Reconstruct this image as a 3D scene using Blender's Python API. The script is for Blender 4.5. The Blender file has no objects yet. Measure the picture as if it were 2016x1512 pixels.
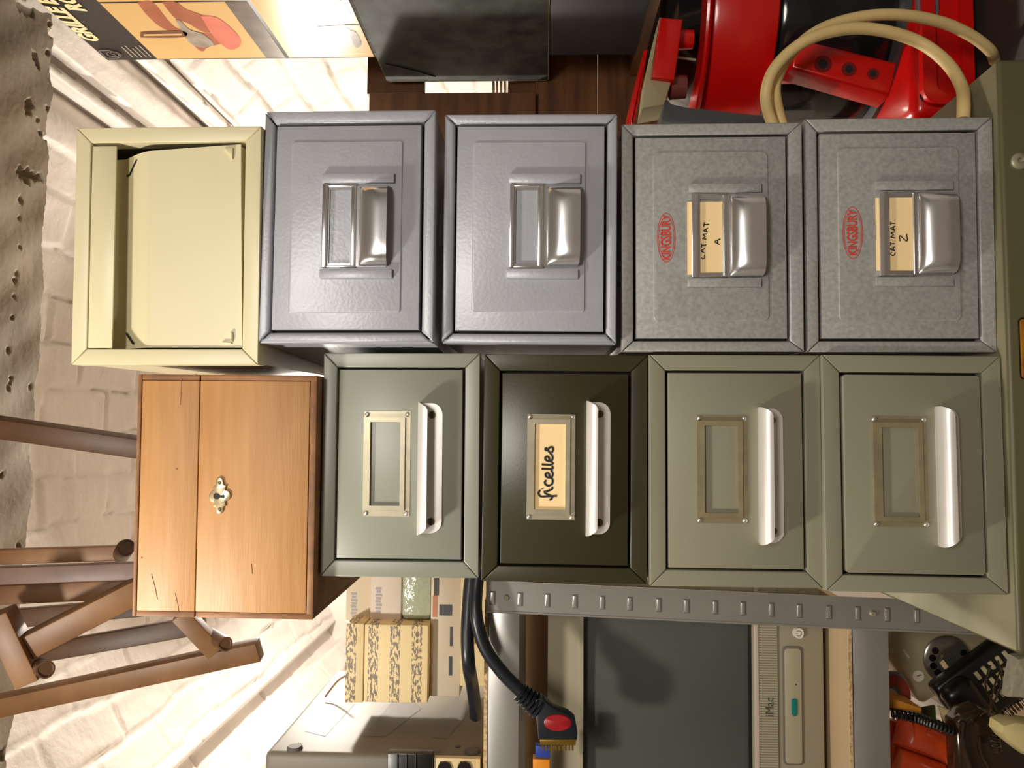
import bpy, bmesh, math, random
import numpy as np
from mathutils import Vector, Matrix
random.seed(7)
rng = np.random.default_rng(5)
C = bpy.context.scene.collection
S = bpy.context.scene
H = 1.40                      # height of the camera over the floor
F = 1600.0

# ------------------------------------------------------------------ camera
def cam_axes(vp=(1070.0, 850.0), roll=-0.008):
    Y = np.array([vp[0]-1008, vp[1]-756, F]); Y /= np.linalg.norm(Y)
    Z = np.array([-1.0, 0, 0]); Z = Z-Z.dot(Y)*Y; Z /= np.linalg.norm(Z)
    X = np.cross(Y, Z); c, s = math.cos(roll), math.sin(roll)
    return np.array([c*X+s*Z, Y, -s*X+c*Z])
AX = cam_axes()
cam_d = bpy.data.cameras.new('camera'); cam = bpy.data.objects.new('camera', cam_d); C.objects.link(cam)
cam_d.sensor_fit = 'HORIZONTAL'; cam_d.sensor_width = 36; cam_d.lens = F/2016*36; cam_d.clip_start = 0.02
r_, u_, b_ = AX@[1, 0, 0], AX@[0, -1, 0], AX@[0, 0, -1]
cam.matrix_world = Matrix(((r_[0], u_[0], b_[0], 0), (r_[1], u_[1], b_[1], 0), (r_[2], u_[2], b_[2], H), (0, 0, 0, 1)))
S.camera = cam

# ------------------------------------------------------------------ world, lights, exposure
w = bpy.data.worlds.new('world'); S.world = w; w.use_nodes = True
w.node_tree.nodes['Background'].inputs[0].default_value = (1.0, 0.93, 0.85, 1)
w.node_tree.nodes['Background'].inputs[1].default_value = 0.05
def area(name, loc, target, size, power, col):
    d = bpy.data.lights.new(name, 'AREA'); d.shape = 'DISK'; d.size = size; d.energy = power; d.color = col
    o = bpy.data.objects.new(name, d); C.objects.link(o); o.location = loc
    o.rotation_euler = (Vector(target)-Vector(loc)).to_track_quat('-Z', 'Y').to_euler(); return o
def point(name, loc, rad, power, col):
    d = bpy.data.lights.new(name, 'POINT'); d.shadow_soft_size = rad; d.energy = power; d.color = col
    o = bpy.data.objects.new(name, d); C.objects.link(o); o.location = loc; return o
area('ceiling_light_front', (-0.52, 0.40, H+0.72), (0.02, 0.80, H+0.0), 0.09, 9.0, (1.0, 0.93, 0.83))
area('room_fill_light', (0.15, -0.75, H+0.76), (0.1, 0.35, H-0.5), 0.6, 25.0, (1.0, 0.93, 0.85))  # unseen soft fill added behind the camera to lift the shadows
point('pendant_light', (0.0, 2.10, H+0.61), 0.03, 52.0, (1.0, 0.93, 0.82))
S.view_settings.view_transform = 'Standard'; S.view_settings.look = 'None'
S.view_settings.gamma = 1.0; S.view_settings.use_curve_mapping = False
S.view_settings.exposure = 0.0

# ------------------------------------------------------------------ helpers
def ray(px, py): return AX@np.array([px-1008.0, py-756.0, F])
def un(px, py, y):            # the point a pixel shows on the vertical plane at distance y
    d = ray(px, py); d = d*(y/d[1]); return Vector((d[0], d[1], d[2]+H))
def unx(px, py, x):
    d = ray(px, py); d = d*(x/d[0]); return Vector((d[0], d[1], d[2]+H))
def unz(px, py, z):
    d = ray(px, py); d = d*((z-H)/d[2]); return Vector((d[0], d[1], d[2]+H))

def srgb(r, g, b):
    f = lambda c: (c/255/12.92) if c/255 <= 0.04045 else ((c/255+0.055)/1.055)**2.4
    return (f(r), f(g), f(b), 1)
def mat(name, col, rough=0.5, metal=0.0, var=0.0, vscale=8.0, bump=0.0, bscale=60.0, col2=None, stretch=(1, 1, 1), detail=4, spec=0.5, coat=0.0, trans=0.0, rvar=0.0, emit=None, ramp=(0.35, 0.65), btype='noise', dist=0.002):
    m = bpy.data.materials.new(name); m.use_nodes = True; nt = m.node_tree; N = nt.nodes; L = nt.links
    p = N['Principled BSDF']
    p.inputs['Base Color'].default_value = col; p.inputs['Roughness'].default_value = rough
    p.inputs['Metallic'].default_value = metal; p.inputs['Specular IOR Level'].default_value = spec
    p.inputs['Coat Weight'].default_value = coat; p.inputs['Transmission Weight'].default_value = trans
    if emit: p.inputs['Emission Color'].default_value = emit[0]; p.inputs['Emission Strength'].default_value = emit[1]
    tc = N.new('ShaderNodeTexCoord'); mp = N.new('ShaderNodeMapping'); mp.inputs['Scale'].default_value = stretch
    L.new(tc.outputs['Object'], mp.inputs['Vector'])
    if var or col2:
        n = N.new('ShaderNodeTexNoise'); n.inputs['Scale'].default_value = vscale; n.inputs['Detail'].default_value = detail
        L.new(mp.outputs[0], n.inputs['Vector'])
        cr = N.new('ShaderNodeValToRGB'); cr.color_ramp.elements[0].position = ramp[0]; cr.color_ramp.elements[1].position = ramp[1]
        c2 = col2 or tuple(max(0, c*(1-var)) for c in col[:3])+(1,)
        cr.color_ramp.elements[0].color = c2; cr.color_ramp.elements[1].color = col
        L.new(n.outputs['Fac'], cr.inputs[0]); L.new(cr.outputs[0], p.inputs['Base Color'])
        if rvar:
            mr = N.new('ShaderNodeMapRange'); mr.inputs['To Min'].default_value = rough-rvar; mr.inputs['To Max'].default_value = rough+rvar
            L.new(n.outputs['Fac'], mr.inputs['Value']); L.new(mr.outputs[0], p.inputs['Roughness'])
    if bump:
        if btype == 'voronoi':
            bn = N.new('ShaderNodeTexVoronoi'); bn.feature = 'SMOOTH_F1'; bn.inputs['Scale'].default_value = bscale; out = bn.outputs['Distance']
        else:
            bn = N.new('ShaderNodeTexNoise'); bn.inputs['Scale'].default_value = bscale; bn.inputs['Detail'].default_value = 3; out = bn.outputs['Fac']
        L.new(mp.outputs[0], bn.inputs['Vector'])
        b = N.new('ShaderNodeBump'); b.inputs['Strength'].default_value = bump; b.inputs['Distance'].default_value = dist
        L.new(out, b.inputs['Height']); L.new(b.outputs[0], p.inputs['Normal'])
    return m

def obj(name, bm, m, parent=None, smooth=False, sharp=35):
    me = bpy.data.meshes.new(name)
    if isinstance(bm, bmesh.types.BMesh):
        bmesh.ops.recalc_face_normals(bm, faces=bm.faces); bm.to_mesh(me); bm.free()
    else:
        me.from_pydata(*bm)
    me.materials.append(m); o = bpy.data.objects.new(name, me); C.objects.link(o)
    if parent: o.parent = parent
    if smooth:
        for p in me.polygons: p.use_smooth = True
        me.set_sharp_from_angle(angle=math.radians(sharp))
    return o
def thing(name, label, cat, loc=(0, 0, 0), rot=(0, 0, 0), group=None, mw=None):
    o = bpy.data.objects.new(name, None); C.objects.link(o); o.empty_display_size = 0.05
    if mw is not None: o.matrix_world = mw
    else: o.location = loc; o.rotation_euler = rot
    o['label'] = label; o['category'] = cat
    if group: o['group'] = group
    return o
def tag(o, label, cat, group=None, kind=None):
    o['label'] = label; o['category'] = cat
    if group: o['group'] = group
    if kind: o['kind'] = kind
    return o
def struct(o): o['kind'] = 'structure'; return o

def nbm(): return bmesh.new()
def box(bm, x0, x1, y0, y1, z0, z1, bev=0.0, seg=2, M=None):
    r = bmesh.ops.create_cube(bm, size=1.0)
    vs = r['verts']
    for v in vs:
        v.co = Vector(((x0+x1)/2+v.co.x*(x1-x0), (y0+y1)/2+v.co.y*(y1-y0), (z0+z1)/2+v.co.z*(z1-z0)))
    if M is not None:
        for v in vs: v.co = M@v.co
    if bev > 0:
        es = list({e for v in vs for e in v.link_edges})
        bmesh.ops.bevel(bm, geom=es, offset=bev, segments=seg, profile=0.5, affect='EDGES')
    return bm
def prism(bm, pts, y0, y1, bev=0.0, seg=2, M=None, axis='Y'):
    """polygon in the XZ plane pushed from y0 to y1"""
    vs = [bm.verts.new((p[0], y0, p[1])) for p in pts]; vb = [bm.verts.new((p[0], y1, p[1])) for p in pts]
    n = len(pts); fs = [bm.faces.new(vs), bm.faces.new(vb[::-1])]
    for i in range(n): fs.append(bm.faces.new((vs[i], vb[i], vb[(i+1) % n], vs[(i+1) % n])))
    bmesh.ops.recalc_face_normals(bm, faces=fs)
    if bev > 0:
        es = [e for e in fs[0].edges]
        bmesh.ops.bevel(bm, geom=es, offset=bev, segments=seg, profile=0.5, affect='EDGES')
    if M is not None:
        bmesh.ops.transform(bm, matrix=M, verts=bm.verts)
    return bm
def ring_plate(bm, o, i, y0, y1, split=False):
    """frame between outer and inner rectangles given as (x0,x1,z0,z1); front at y0"""
    O = [(o[0], o[2]), (o[1], o[2]), (o[1], o[3]), (o[0], o[3])]; I = [(i[0], i[2]), (i[1], i[2]), (i[1], i[3]), (i[0], i[3])]
    for k in range(4):
        prism(bm, [O[k], O[(k+1) % 4], I[(k+1) % 4], I[k]], y0, y1)
def rrect(x0, x1, z0, z1, r, n=5):
    pts = []
    rr = r if isinstance(r, (list, tuple)) else [r]*4
    for k, (cx, cz, a0, q) in enumerate([(x0, z0, 180, rr[0]), (x1, z0, 270, rr[1]), (x1, z1, 0, rr[2]), (x0, z1, 90, rr[3])]):
        sx = 1 if k in (0, 3) else -1; sz = 1 if k in (0, 1) else -1
        if q <= 0: pts.append((cx, cz)); continue
        for j in range(n+1):
            a = math.radians(a0+90*j/n); pts.append((cx+sx*q+q*math.cos(a), cz+sz*q+q*math.sin(a)))
    return pts
def cyl(bm, p0, p1, r0, r1=None, n=20, bev=0.0):
    r1 = r0 if r1 is None else r1
    p0, p1 = Vector(p0), Vector(p1); d = p1-p0; L = d.length
    r = bmesh.ops.create_cone(bm, cap_ends=True, segments=n, radius1=r0, radius2=r1, depth=L)
    M = Matrix.Translation((p0+p1)/2)@d.to_track_quat('Z', 'Y').to_matrix().to_4x4()
    for v in r['verts']: v.co = M@v.co
    if bev > 0:
        es = [e for e in {e for v in r['verts'] for e in v.link_edges} if any(len(f.verts) > 4 for f in e.link_faces)]
        bmesh.ops.bevel(bm, geom=es, offset=bev, segments=2, affect='EDGES')
    return bm
def smooth_path(pts, n=8):
    P = [Vector(p) for p in pts]; out = []
    Q = [P[0]*2-P[1]]+P+[P[-1]*2-P[-2]]
    for i in range(1, len(Q)-2):
        for j in range(n):
            t = j/n; a, b, c, d = Q[i-1], Q[i], Q[i+1], Q[i+2]
            out.append(0.5*((2*b)+(c-a)*t+(2*a-5*b+4*c-d)*t*t+(3*b-a-3*c+d)*t**3))
    out.append(P[-1]); return out
def tube(bm, pts, r, n=10, flat=1.0):
    """sweep; r a number or list"""
    P = [Vector(p) for p in pts]; rings = []
    t = (P[1]-P[0]).normalized(); up = Vector((0, 1, 0)) if abs(t.y) < 0.9 else Vector((1, 0, 0))
    nrm = (up-up.dot(t)*t).normalized()
    for i, p in enumerate(P):
        if i == 0: t = (P[1]-P[0])
        elif i == len(P)-1: t = P[-1]-P[-2]
        else: t = P[i+1]-P[i-1]
        t.normalize(); nrm = (nrm-nrm.dot(t)*t).normalized(); bn = t.cross(nrm)
        rr = r[i] if isinstance(r, (list, tuple)) else r
        rings.append([bm.verts.new(p+nrm*rr*flat*math.cos(a)+bn*rr*math.sin(a)) for a in [2*math.pi*k/n for k in range(n)]])
    for a, b in zip(rings, rings[1:]):
        for k in range(n): bm.faces.new((a[k], a[(k+1) % n], b[(k+1) % n], b[k]))
    bm.faces.new(rings[0][::-1]); bm.faces.new(rings[-1]); return bm
def lathe(bm, prof, n=48, cx=0, cy=0, cap=True):
    """prof: (radius, z)"""
    rings = [[bm.verts.new((cx+r*math.cos(2*math.pi*k/n), cy+r*math.sin(2*math.pi*k/n), z)) for k in range(n)] for r, z in prof]
    for a, b in zip(rings, rings[1:]):
        for k in range(n): bm.faces.new((a[k], a[(k+1) % n], b[(k+1) % n], b[k]))
    if cap: bm.faces.new(rings[0][::-1]); bm.faces.new(rings[-1])
    return bm
def grid_mesh(nu, nv, fn):
    V = [fn(i/(nu-1), j/(nv-1)) for i in range(nu) for j in range(nv)]
    Fc = [(i*nv+j, i*nv+j+1, (i+1)*nv+j+1, (i+1)*nv+j) for i in range(nu-1) for j in range(nv-1)]
    return (V, [], Fc)
def text_bm(s, size, extr=0.0003, sx=1.0, shear=0.0, bold=0.0):
    """text in the XZ plane facing -Y, centred on the origin"""
    cu = bpy.data.curves.new('t', 'FONT'); cu.body = s; cu.size = size; cu.extrude = extr; cu.align_x = 'CENTER'; cu.align_y = 'CENTER'
    cu.offset = bold; cu.shear = shear; cu.resolution_u = 3
    t = bpy.data.objects.new('t', cu); C.objects.link(t)
    dg = bpy.context.evaluated_depsgraph_get(); me = bpy.data.meshes.new_from_object(t.evaluated_get(dg))
    bm = nbm(); bm.from_mesh(me); bpy.data.objects.remove(t); bpy.data.meshes.remove(me); bpy.data.curves.remove(cu)
    M = Matrix.Rotation(math.radians(90), 4, 'X')@Matrix.Diagonal((sx, 1, 1, 1))
    bmesh.ops.transform(bm, matrix=M, verts=bm.verts); return bm
def strokes_bm(strokes, w, y=0.0):
    """handwriting: polylines in the XZ plane drawn as flat pen lines"""
    bm = nbm()
    for s in strokes:
        pts = smooth_path([(p[0], y, p[1]) for p in s], 5) if len(s) > 2 else [Vector((p[0], y, p[1])) for p in s]
        tube(bm, pts, w, 6, flat=0.25)
    return bm
def move(bm, M): bmesh.ops.transform(bm, matrix=M, verts=bm.verts); return bm
T = Matrix.Translation
def pframe(p0, p1, y, tilt=0.0, y1=None):
    """matrix: origin at pixel p0, X towards pixel p1, Y away from the camera, on the plane y"""
    a, b = un(*p0, y), un(*p1, y if y1 is None else y1); X = (b-a).normalized(); Yv = Vector((0, 1, 0)); Yv = (Yv-Yv.dot(X)*X).normalized(); Z = X.cross(Yv)
    M = Matrix(((X.x, Yv.x, Z.x, a.x), (X.y, Yv.y, Z.y, a.y), (X.z, Yv.z, Z.z, a.z), (0, 0, 0, 1)))
    return M@Matrix.Rotation(tilt, 4, 'X')
def pixprism(bm, pts, y, depth, bev=0.0, seg=2):
    P = [un(px, py, y) for px, py in pts]
    return prism(bm, [(p.x, p.z) for p in P], y, y+depth, bev, seg)

# ------------------------------------------------------------------ materials
M_sage = mat('sage_paint', srgb(141, 138, 117), 0.38, var=0.06, vscale=5, bump=0.15, bscale=500, dist=0.0003)
M_sage2 = mat('sage_paint_upper', srgb(142, 145, 130), 0.34, var=0.06, vscale=5, bump=0.12, bscale=500, dist=0.0003)
M_olive = mat('dark_olive_paint', srgb(56, 52, 30), 0.3, var=0.15, vscale=6, bump=0.12, bscale=500, dist=0.0003)
M_cream = mat('cream_paint', srgb(222, 212, 172), 0.36, var=0.04, vscale=4)
M_blue = mat('hammered_blue_grey', srgb(174, 177, 184), 0.36, metal=0.1, var=0.06, vscale=40, bump=0.2, bscale=340, dist=0.0006, btype='voronoi')
M_king = mat('mottled_grey', srgb(172, 171, 167), 0.42, metal=0.1, col2=srgb(146, 146, 143), vscale=260, bump=0.3, bscale=300, dist=0.0005, ramp=(0.3, 0.75))
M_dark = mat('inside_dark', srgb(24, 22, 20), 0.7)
M_chrome = mat('chrome', srgb(232, 232, 234), 0.2, metal=0.92, bump=0.05, bscale=40)
M_nickel = mat('dull_nickel', srgb(176, 168, 144), 0.38, metal=0.5, var=0.15, vscale=60)
M_bronze = mat('dull_bronze', srgb(158, 146, 114), 0.42, metal=0.4, var=0.2, vscale=60)
M_alu = mat('brushed_aluminium', srgb(236, 232, 226), 0.36, metal=0.45, var=0.05, vscale=30)
M_rivet = mat('rivet_metal', srgb(205, 200, 190), 0.35, metal=0.8)
M_screw = mat('screw_metal', srgb(110, 98, 80), 0.4, metal=0.9)
M_card = mat('card_paper', srgb(252, 222, 166), 0.8)
M_ink = mat('black_ink', srgb(18, 16, 22), 0.6)
M_red_ink = mat('red_print', srgb(206, 62, 44), 0.6)
M_wood = mat('honey_wood', srgb(188, 140, 86), 0.5, col2=srgb(174, 124, 72), vscale=14, stretch=(0.6, 1, 9), bump=0.12, bscale=60, detail=6, ramp=(0.3, 0.7))
M_wood_end = mat('wood_end', srgb(150, 104, 62), 0.6, col2=srgb(112, 74, 44), vscale=30)
M_brass = mat('old_brass', srgb(205, 186, 150), 0.32, metal=0.8, var=0.1, vscale=80)
M_slat = mat('rack_wood', srgb(134, 96, 58), 0.5, col2=srgb(94, 62, 36), vscale=9, stretch=(1, 1, 1), detail=5)
M_slat2 = mat('rack_wood_dark', srgb(90, 60, 34), 0.5, col2=srgb(62, 40, 22), vscale=9)
M_slat3 = mat('rack_wood_grey', srgb(112, 88, 78), 0.5, col2=srgb(84, 62, 54), vscale=14)
M_cab = mat('cabinet_olive', srgb(88, 84, 54), 0.45, var=0.10, vscale=6)
M_cabtop = mat('cabinet_dusty_top', srgb(140, 134, 104), 0.65, col2=srgb(102, 98, 72), vscale=9, detail=8, ramp=(0.35, 0.7))
M_white = mat('white_plaster', srgb(224, 216, 208), 0.75, var=0.06, vscale=5, bump=0.3, bscale=30, dist=0.004)
M_brick = mat('whitewashed_brick', srgb(224, 215, 207), 0.55, var=0.10, vscale=7, bump=0.5, bscale=55, dist=0.004, detail=6)
def _joint_slit_tint():
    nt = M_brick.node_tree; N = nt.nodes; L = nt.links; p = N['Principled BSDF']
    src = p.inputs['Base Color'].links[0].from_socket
    at = N.new('ShaderNodeAttribute'); at.attribute_name = 'joint_slit_shade'
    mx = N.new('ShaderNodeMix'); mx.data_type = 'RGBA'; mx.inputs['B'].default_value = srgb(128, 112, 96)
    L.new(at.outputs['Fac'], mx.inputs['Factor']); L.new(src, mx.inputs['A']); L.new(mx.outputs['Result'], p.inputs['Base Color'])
_joint_slit_tint()
M_conc = mat('concrete', srgb(160, 148, 130), 0.85, col2=srgb(134, 122, 106), vscale=6, bump=0.5, bscale=40, dist=0.004, detail=8)
M_floor = mat('floor_concrete', srgb(140, 128, 114), 0.8, var=0.2, vscale=4)
M_galv = mat('galvanised_steel', srgb(204, 202, 198), 0.3, metal=0.8, var=0.12, vscale=7, stretch=(1, 1, 1))
M_chip = mat('chipboard', srgb(214, 184, 138), 0.7, col2=srgb(160, 118, 74), vscale=180, detail=2)
M_shelfboard = mat('shelf_board', srgb(206, 180, 140), 0.6, var=0.08, vscale=6)
M_pine = mat('dark_pine', srgb(112, 72, 36), 0.45, col2=srgb(78, 46, 22), vscale=10, stretch=(0.5, 1, 6), detail=6)
M_red = mat('red_plastic', srgb(212, 16, 12), 0.25, coat=0.2)
M_beige = mat('beige_plastic', srgb(168, 156, 120), 0.5)
M_smoke = mat('smoked_plastic', srgb(26, 26, 28), 0.12, var=0.3, vscale=8)
M_grey_p = mat('grey_plastic', srgb(78, 80, 82), 0.3)
M_hose = mat('beige_rubber', srgb(240, 212, 146), 0.5, var=0.12, vscale=12)
M_black = mat('black_rubber', srgb(24, 27, 34), 0.35)
M_blackp = mat('black_plastic', srgb(22, 20, 18), 0.3)

# ------------------------------------------------------------------ room
def vault_profile():
    """cross-section of the cellar vault, (x, z) relative to the camera height"""
    a, b, z0, p = 0.95, 0.80, 0.15, 2.5
    pts = []
    for k in range(0, 1401):
        th = math.pi*(k/1400)           # left springing -> crown -> right springing
        c, s = math.cos(th), math.sin(th)
        x = -a*math.copysign(abs(c)**(2/p), c); z = z0+b*abs(s)**(2/p); pts.append((x, z))
    return pts
def ledge(t):
    if t < 0.57: return 0.0
    if t < 0.712: return 0.12*((t-0.57)/0.142)**3
    if t < 0.740: return 0.0
    if t < 0.772: return 0.022
    if t < 0.830: return 0.0
    if t < 0.903: return 0.10*((t-0.83)/0.073)**2.5
    if t < 0.958: return 0.0
    if t < 0.974: return 0.018
    return 0.0
def build_vault():
    prof = vault_profile()
    full = [(-0.95, -H)]+prof+[(0.95, -H)]
    # resample by arc length
    P = np.array(full); seg = np.r_[0, np.cumsum(np.hypot(*np.diff(P, axis=0).T))]; Ltot = seg[-1]
    step = 0.0065; n = int(Ltot/step); s = np.linspace(0, Ltot, n)
    X = np.interp(s, seg, P[:, 0]); Z = np.interp(s, seg, P[:, 1])
    dx, dz = np.gradient(X), np.gradient(Z); l = np.hypot(dx, dz); nx, nz = -dz/l, dx/l   # outwards
    y0, y1, ys = 1.10, 3.06, 0.008; m = int((y1-y0)/ys); Yv = np.linspace(y0, y1, m)
    off = np.zeros((n, m)); course, blen = 0.088, 0.23
    sm = lambda q: q*q*(3-2*q)
    # smooth noise tables
    def vnoise(A, B, sa, sb, amp, seed):
        g = np.random.default_rng(seed).random((int(A.max()/sa)+3, int(B.max()/sb)+3))
        ia, ib = A/sa, B/sb; a0, b0 = ia.astype(int), ib.astype(int); fa, fb = sm(ia-a0), sm(ib-b0)
        return amp*((g[a0, b0]*(1-fa)+g[a0+1, b0]*fa)*(1-fb)+(g[a0, b0+1]*(1-fa)+g[a0+1, b0+1]*fa)*fb-0.5)
    SS, YY = np.meshgrid(s, Yv-y0, indexing='ij')
    wob = vnoise(SS, YY, 0.11, 0.13, 0.022, 1)+vnoise(SS, YY, 0.04, 0.05, 0.010, 2)
    Sc = SS+wob+0.02; row = np.floor(Sc/course).astype(int); fr = Sc/course-row
    Yc = YY+wob[::-1, :]*0.8+(row % 2)*blen/2+0.05; colm = np.floor(Yc/blen).astype(int); fc = Yc/blen-colm
    ed = np.minimum(fr, 1-fr)*course; ec = np.minimum(fc, 1-fc)*blen
    groove = np.clip(1-ed/0.010, 0, 1)**1.5; groove2 = np.clip(1-ec/0.008, 0, 1)**1.5*0.8
    rr = np.random.default_rng(3).random((row.max()+2, colm.max()+2))
    off = np.maximum(groove, groove2)*0.008*(0.4+vnoise(SS, YY, 0.2, 0.25, 1.6, 9)+0.5).clip(0.1, 1.3)-(rr[row, colm]-0.5)*0.009
    off += vnoise(SS, YY, 0.03, 0.04, 0.003, 4)+vnoise(SS, YY, 0.3, 0.4, 0.014, 5)
    t = np.where(Z > 0.05, X/np.maximum(Z, 0.05), -9)
    led = np.array([ledge(q) if x > 0 else 0 for q, x in zip(t, X)])
    calm = np.where((X > 0) & (t > 0.58) & (t < 0.98), 0.25, 1.0)
    off = off*calm[:, None]+led[:, None]*1.0
    off += np.where((X < -0.2) & (t > -1.02) & (t < -0.93), 0.045, 0.0)[:, None]
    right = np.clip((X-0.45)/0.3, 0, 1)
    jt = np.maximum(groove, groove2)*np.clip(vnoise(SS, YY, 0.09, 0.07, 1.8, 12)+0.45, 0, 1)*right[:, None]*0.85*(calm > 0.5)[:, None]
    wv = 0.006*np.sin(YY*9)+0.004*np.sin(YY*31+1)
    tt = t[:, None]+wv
    strip = (X > 0)[:, None]*(((tt > 0.742) & (tt < 0.772))*0.8+((tt > 0.958) & (tt < 0.976))*0.9+((tt > 0.903) & (tt < 0.909))*0.7)  # brown strips, plus slit darkness painted in at the ledge step
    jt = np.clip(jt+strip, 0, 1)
    VX = X[:, None]+nx[:, None]*off; VZ = Z[:, None]+nz[:, None]*off+H
    V = np.stack([VX, np.broadcast_to(Yv[None, :], VX.shape), VZ], -1).reshape(-1, 3)
    I = np.arange(n*m).reshape(n, m)
    Q = np.stack([I[:-1, :-1], I[:-1, 1:], I[1:, 1:], I[1:, :-1]], -1)
    parts = {'wall_left': (0, np.argmax(X > -0.945)), 'ceiling': None, 'wall_right': None}
    iL = int(np.argmax(Z > 0.15)); iR = int(len(Z)-np.argmax(Z[::-1] > 0.15)-1)
    for nm, (a, b) in {'wall_left': (0, iL), 'ceiling': (iL, iR), 'wall_right': (iR, n-1)}.items():
        q = Q[a:b].reshape(-1, 4); used = np.unique(q); mp = np.zeros(n*m, int); mp[used] = np.arange(len(used))
        me = bpy.data.meshes.new(nm); vv = V[used]; qq = mp[q]
        me.vertices.add(len(vv)); me.vertices.foreach_set('co', vv.ravel())
        me.loops.add(qq.size); me.loops.foreach_set('vertex_index', qq.ravel())
        me.polygons.add(len(qq)); me.polygons.foreach_set('loop_start', np.arange(len(qq))*4); me.polygons.foreach_set('loop_total', np.full(len(qq), 4))
        me.update(calc_edges=True); me.validate()
        aj = me.attributes.new('joint_slit_shade', 'FLOAT', 'POINT'); aj.data.foreach_set('value', jt.reshape(-1)[used].astype(np.float32))
        me.polygons.foreach_set('use_smooth', [True]*len(qq))
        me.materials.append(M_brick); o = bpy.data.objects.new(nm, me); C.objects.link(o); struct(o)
build_vault()
# plain end wall, side walls of the near room, wall behind the camera, floor
struct(obj('wall_back', grid_mesh(40, 30, lambda u, v: (-1.0+2.0*u, 3.05+0.01*math.sin(9*u+5*v), H*2*v*0.9)), M_white, smooth=True))
struct(obj('wall_near_left', box(nbm(), -1.75, -1.70, -1.8, 1.13, 0, H+0.8), M_white))
struct(obj('wall_near_right', box(nbm(), 1.55, 1.60, -1.8, 1.13, 0, H+0.8), M_white))
struct(obj('wall_front', box(nbm(), -1.75, 1.60, -1.85, -1.80, 0, H+0.8), M_white))
b = nbm(); box(b, -1.75, -0.97, 1.13, 1.18, 0, H+0.8); box(b, 0.97, 1.6, 1.13, 1.18, 0, H+0.8)
struct(obj('trim_2', b, M_white))
struct(obj('floor', box(nbm(), -1.8, 1.7, -1.85, 3.1, -0.06, 0.0), M_floor))

# concrete slab with a broken edge and blow holes in its underside
SZ = H+0.80
edge = [(1.75, None)]
E_px = [(100, -60), (105, 60), (104, 130), (103, 190), (95, 240), (93, 330), (88, 450), (88, 560), (79, 600), (82, 650), (74, 740), (66, 850), (60, 980), (50, 1086), (38, 1250), (28, 1403), (17, 1481), (6, 1600)]
E_w = sorted([tuple(unz(px, py, SZ)[:2]) for px, py in E_px])
ex = np.array([e[0] for e in E_w]); ey = np.array([e[1] for e in E_w])
def edge_y(x): return float(np.interp(x, ex, ey))+0.002*math.sin(x*37)+0.0018*math.sin(x*71+1)+0.001*math.sin(x*173+2*math.sin(x*61))+0.0006*math.sin(x*511)
pits = [(70, 112, .010), (76, 126, .007), (55, 205, .010), (52, 218, .009), (92, 212, .005), (71, 236, .005), (45, 340, .011), (58, 342, .010), (66, 346, .009), (52, 352, .010), (75, 349, .008),
        (43, 395, .006), (41, 430, .004), (36, 486, .004), (32, 540, .005), (31, 552, .006), (29, 585, .004), (25, 625, .005), (21, 690, .006), (96, 104, .006), (100, 64, .008), (98, 50, .006), (62, 20, .012), (50, 14, .012), (40, 10, .008), (88, 270, .006), (79, 262, .005), (63, 762, .005), (22, 745, .004), (20, 755, .004), (15, 765, .005), (4, 935, .006), (41, 1074, .006), (3, 1490, .012)]
pits = [(unz(px, py, SZ), r) for px, py, r in pits]
pxa = np.array([p.x for p, r in pits]); pya = np.array([p.y for p, r in pits]); pra = np.array([r for p, r in pits])
NX, NY = 800, 170
xs = np.linspace(-0.85, 1.1, NX); es = np.array([edge_y(x) for x in xs])
XX = np.repeat(xs[:, None], NY, 1); YY_ = 0.92+(es[:, None]-0.92)*np.linspace(0, 1, NY)[None, :]
DZ = 0.002*np.sin(XX*23+YY_*31)+0.0015*np.sin(XX*61-YY_*47)
wob1 = 1+0.16*np.sin(XX*310+YY_*270)+0.12*np.sin(YY_*440-XX*390)
PD = np.zeros_like(XX)
for a_, b_, c_ in zip(pxa, pya, pra):
    d = np.hypot(XX-a_, (YY_-b_)*0.8)*wob1; PD = np.maximum(PD, np.clip(1-(d/(c_*0.85))**3, 0, 1)*c_*1.7)
DZ += PD; DZ[:, -1] += 0.004
VG = np.concatenate([np.stack([XX, YY_, SZ+DZ], -1), np.stack([xs, es+0.003, np.full(NX, SZ+0.16)], -1)[:, None, :]], 1)
V = [tuple(q) for q in VG.reshape(-1, 3)]; Fc = []
n1 = NY+1
for i in range(NX-1):
    for j in range(NY): Fc.append((i*n1+j, i*n1+j+1, (i+1)*n1+j+1, (i+1)*n1+j))
struct(obj('trim_1', (V, [], Fc), M_conc, smooth=True, sharp=60))
b = nbm(); box(b, -1.75, 1.60, -1.85, 0.925, SZ, SZ+0.16); box(b, -1.75, -0.85, 0.92, 1.2, SZ, SZ+0.16); box(b, 1.10, 1.6, 0.92, 1.2, SZ, SZ+0.16)
struct(obj('trim_3', b, M_conc))

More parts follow.
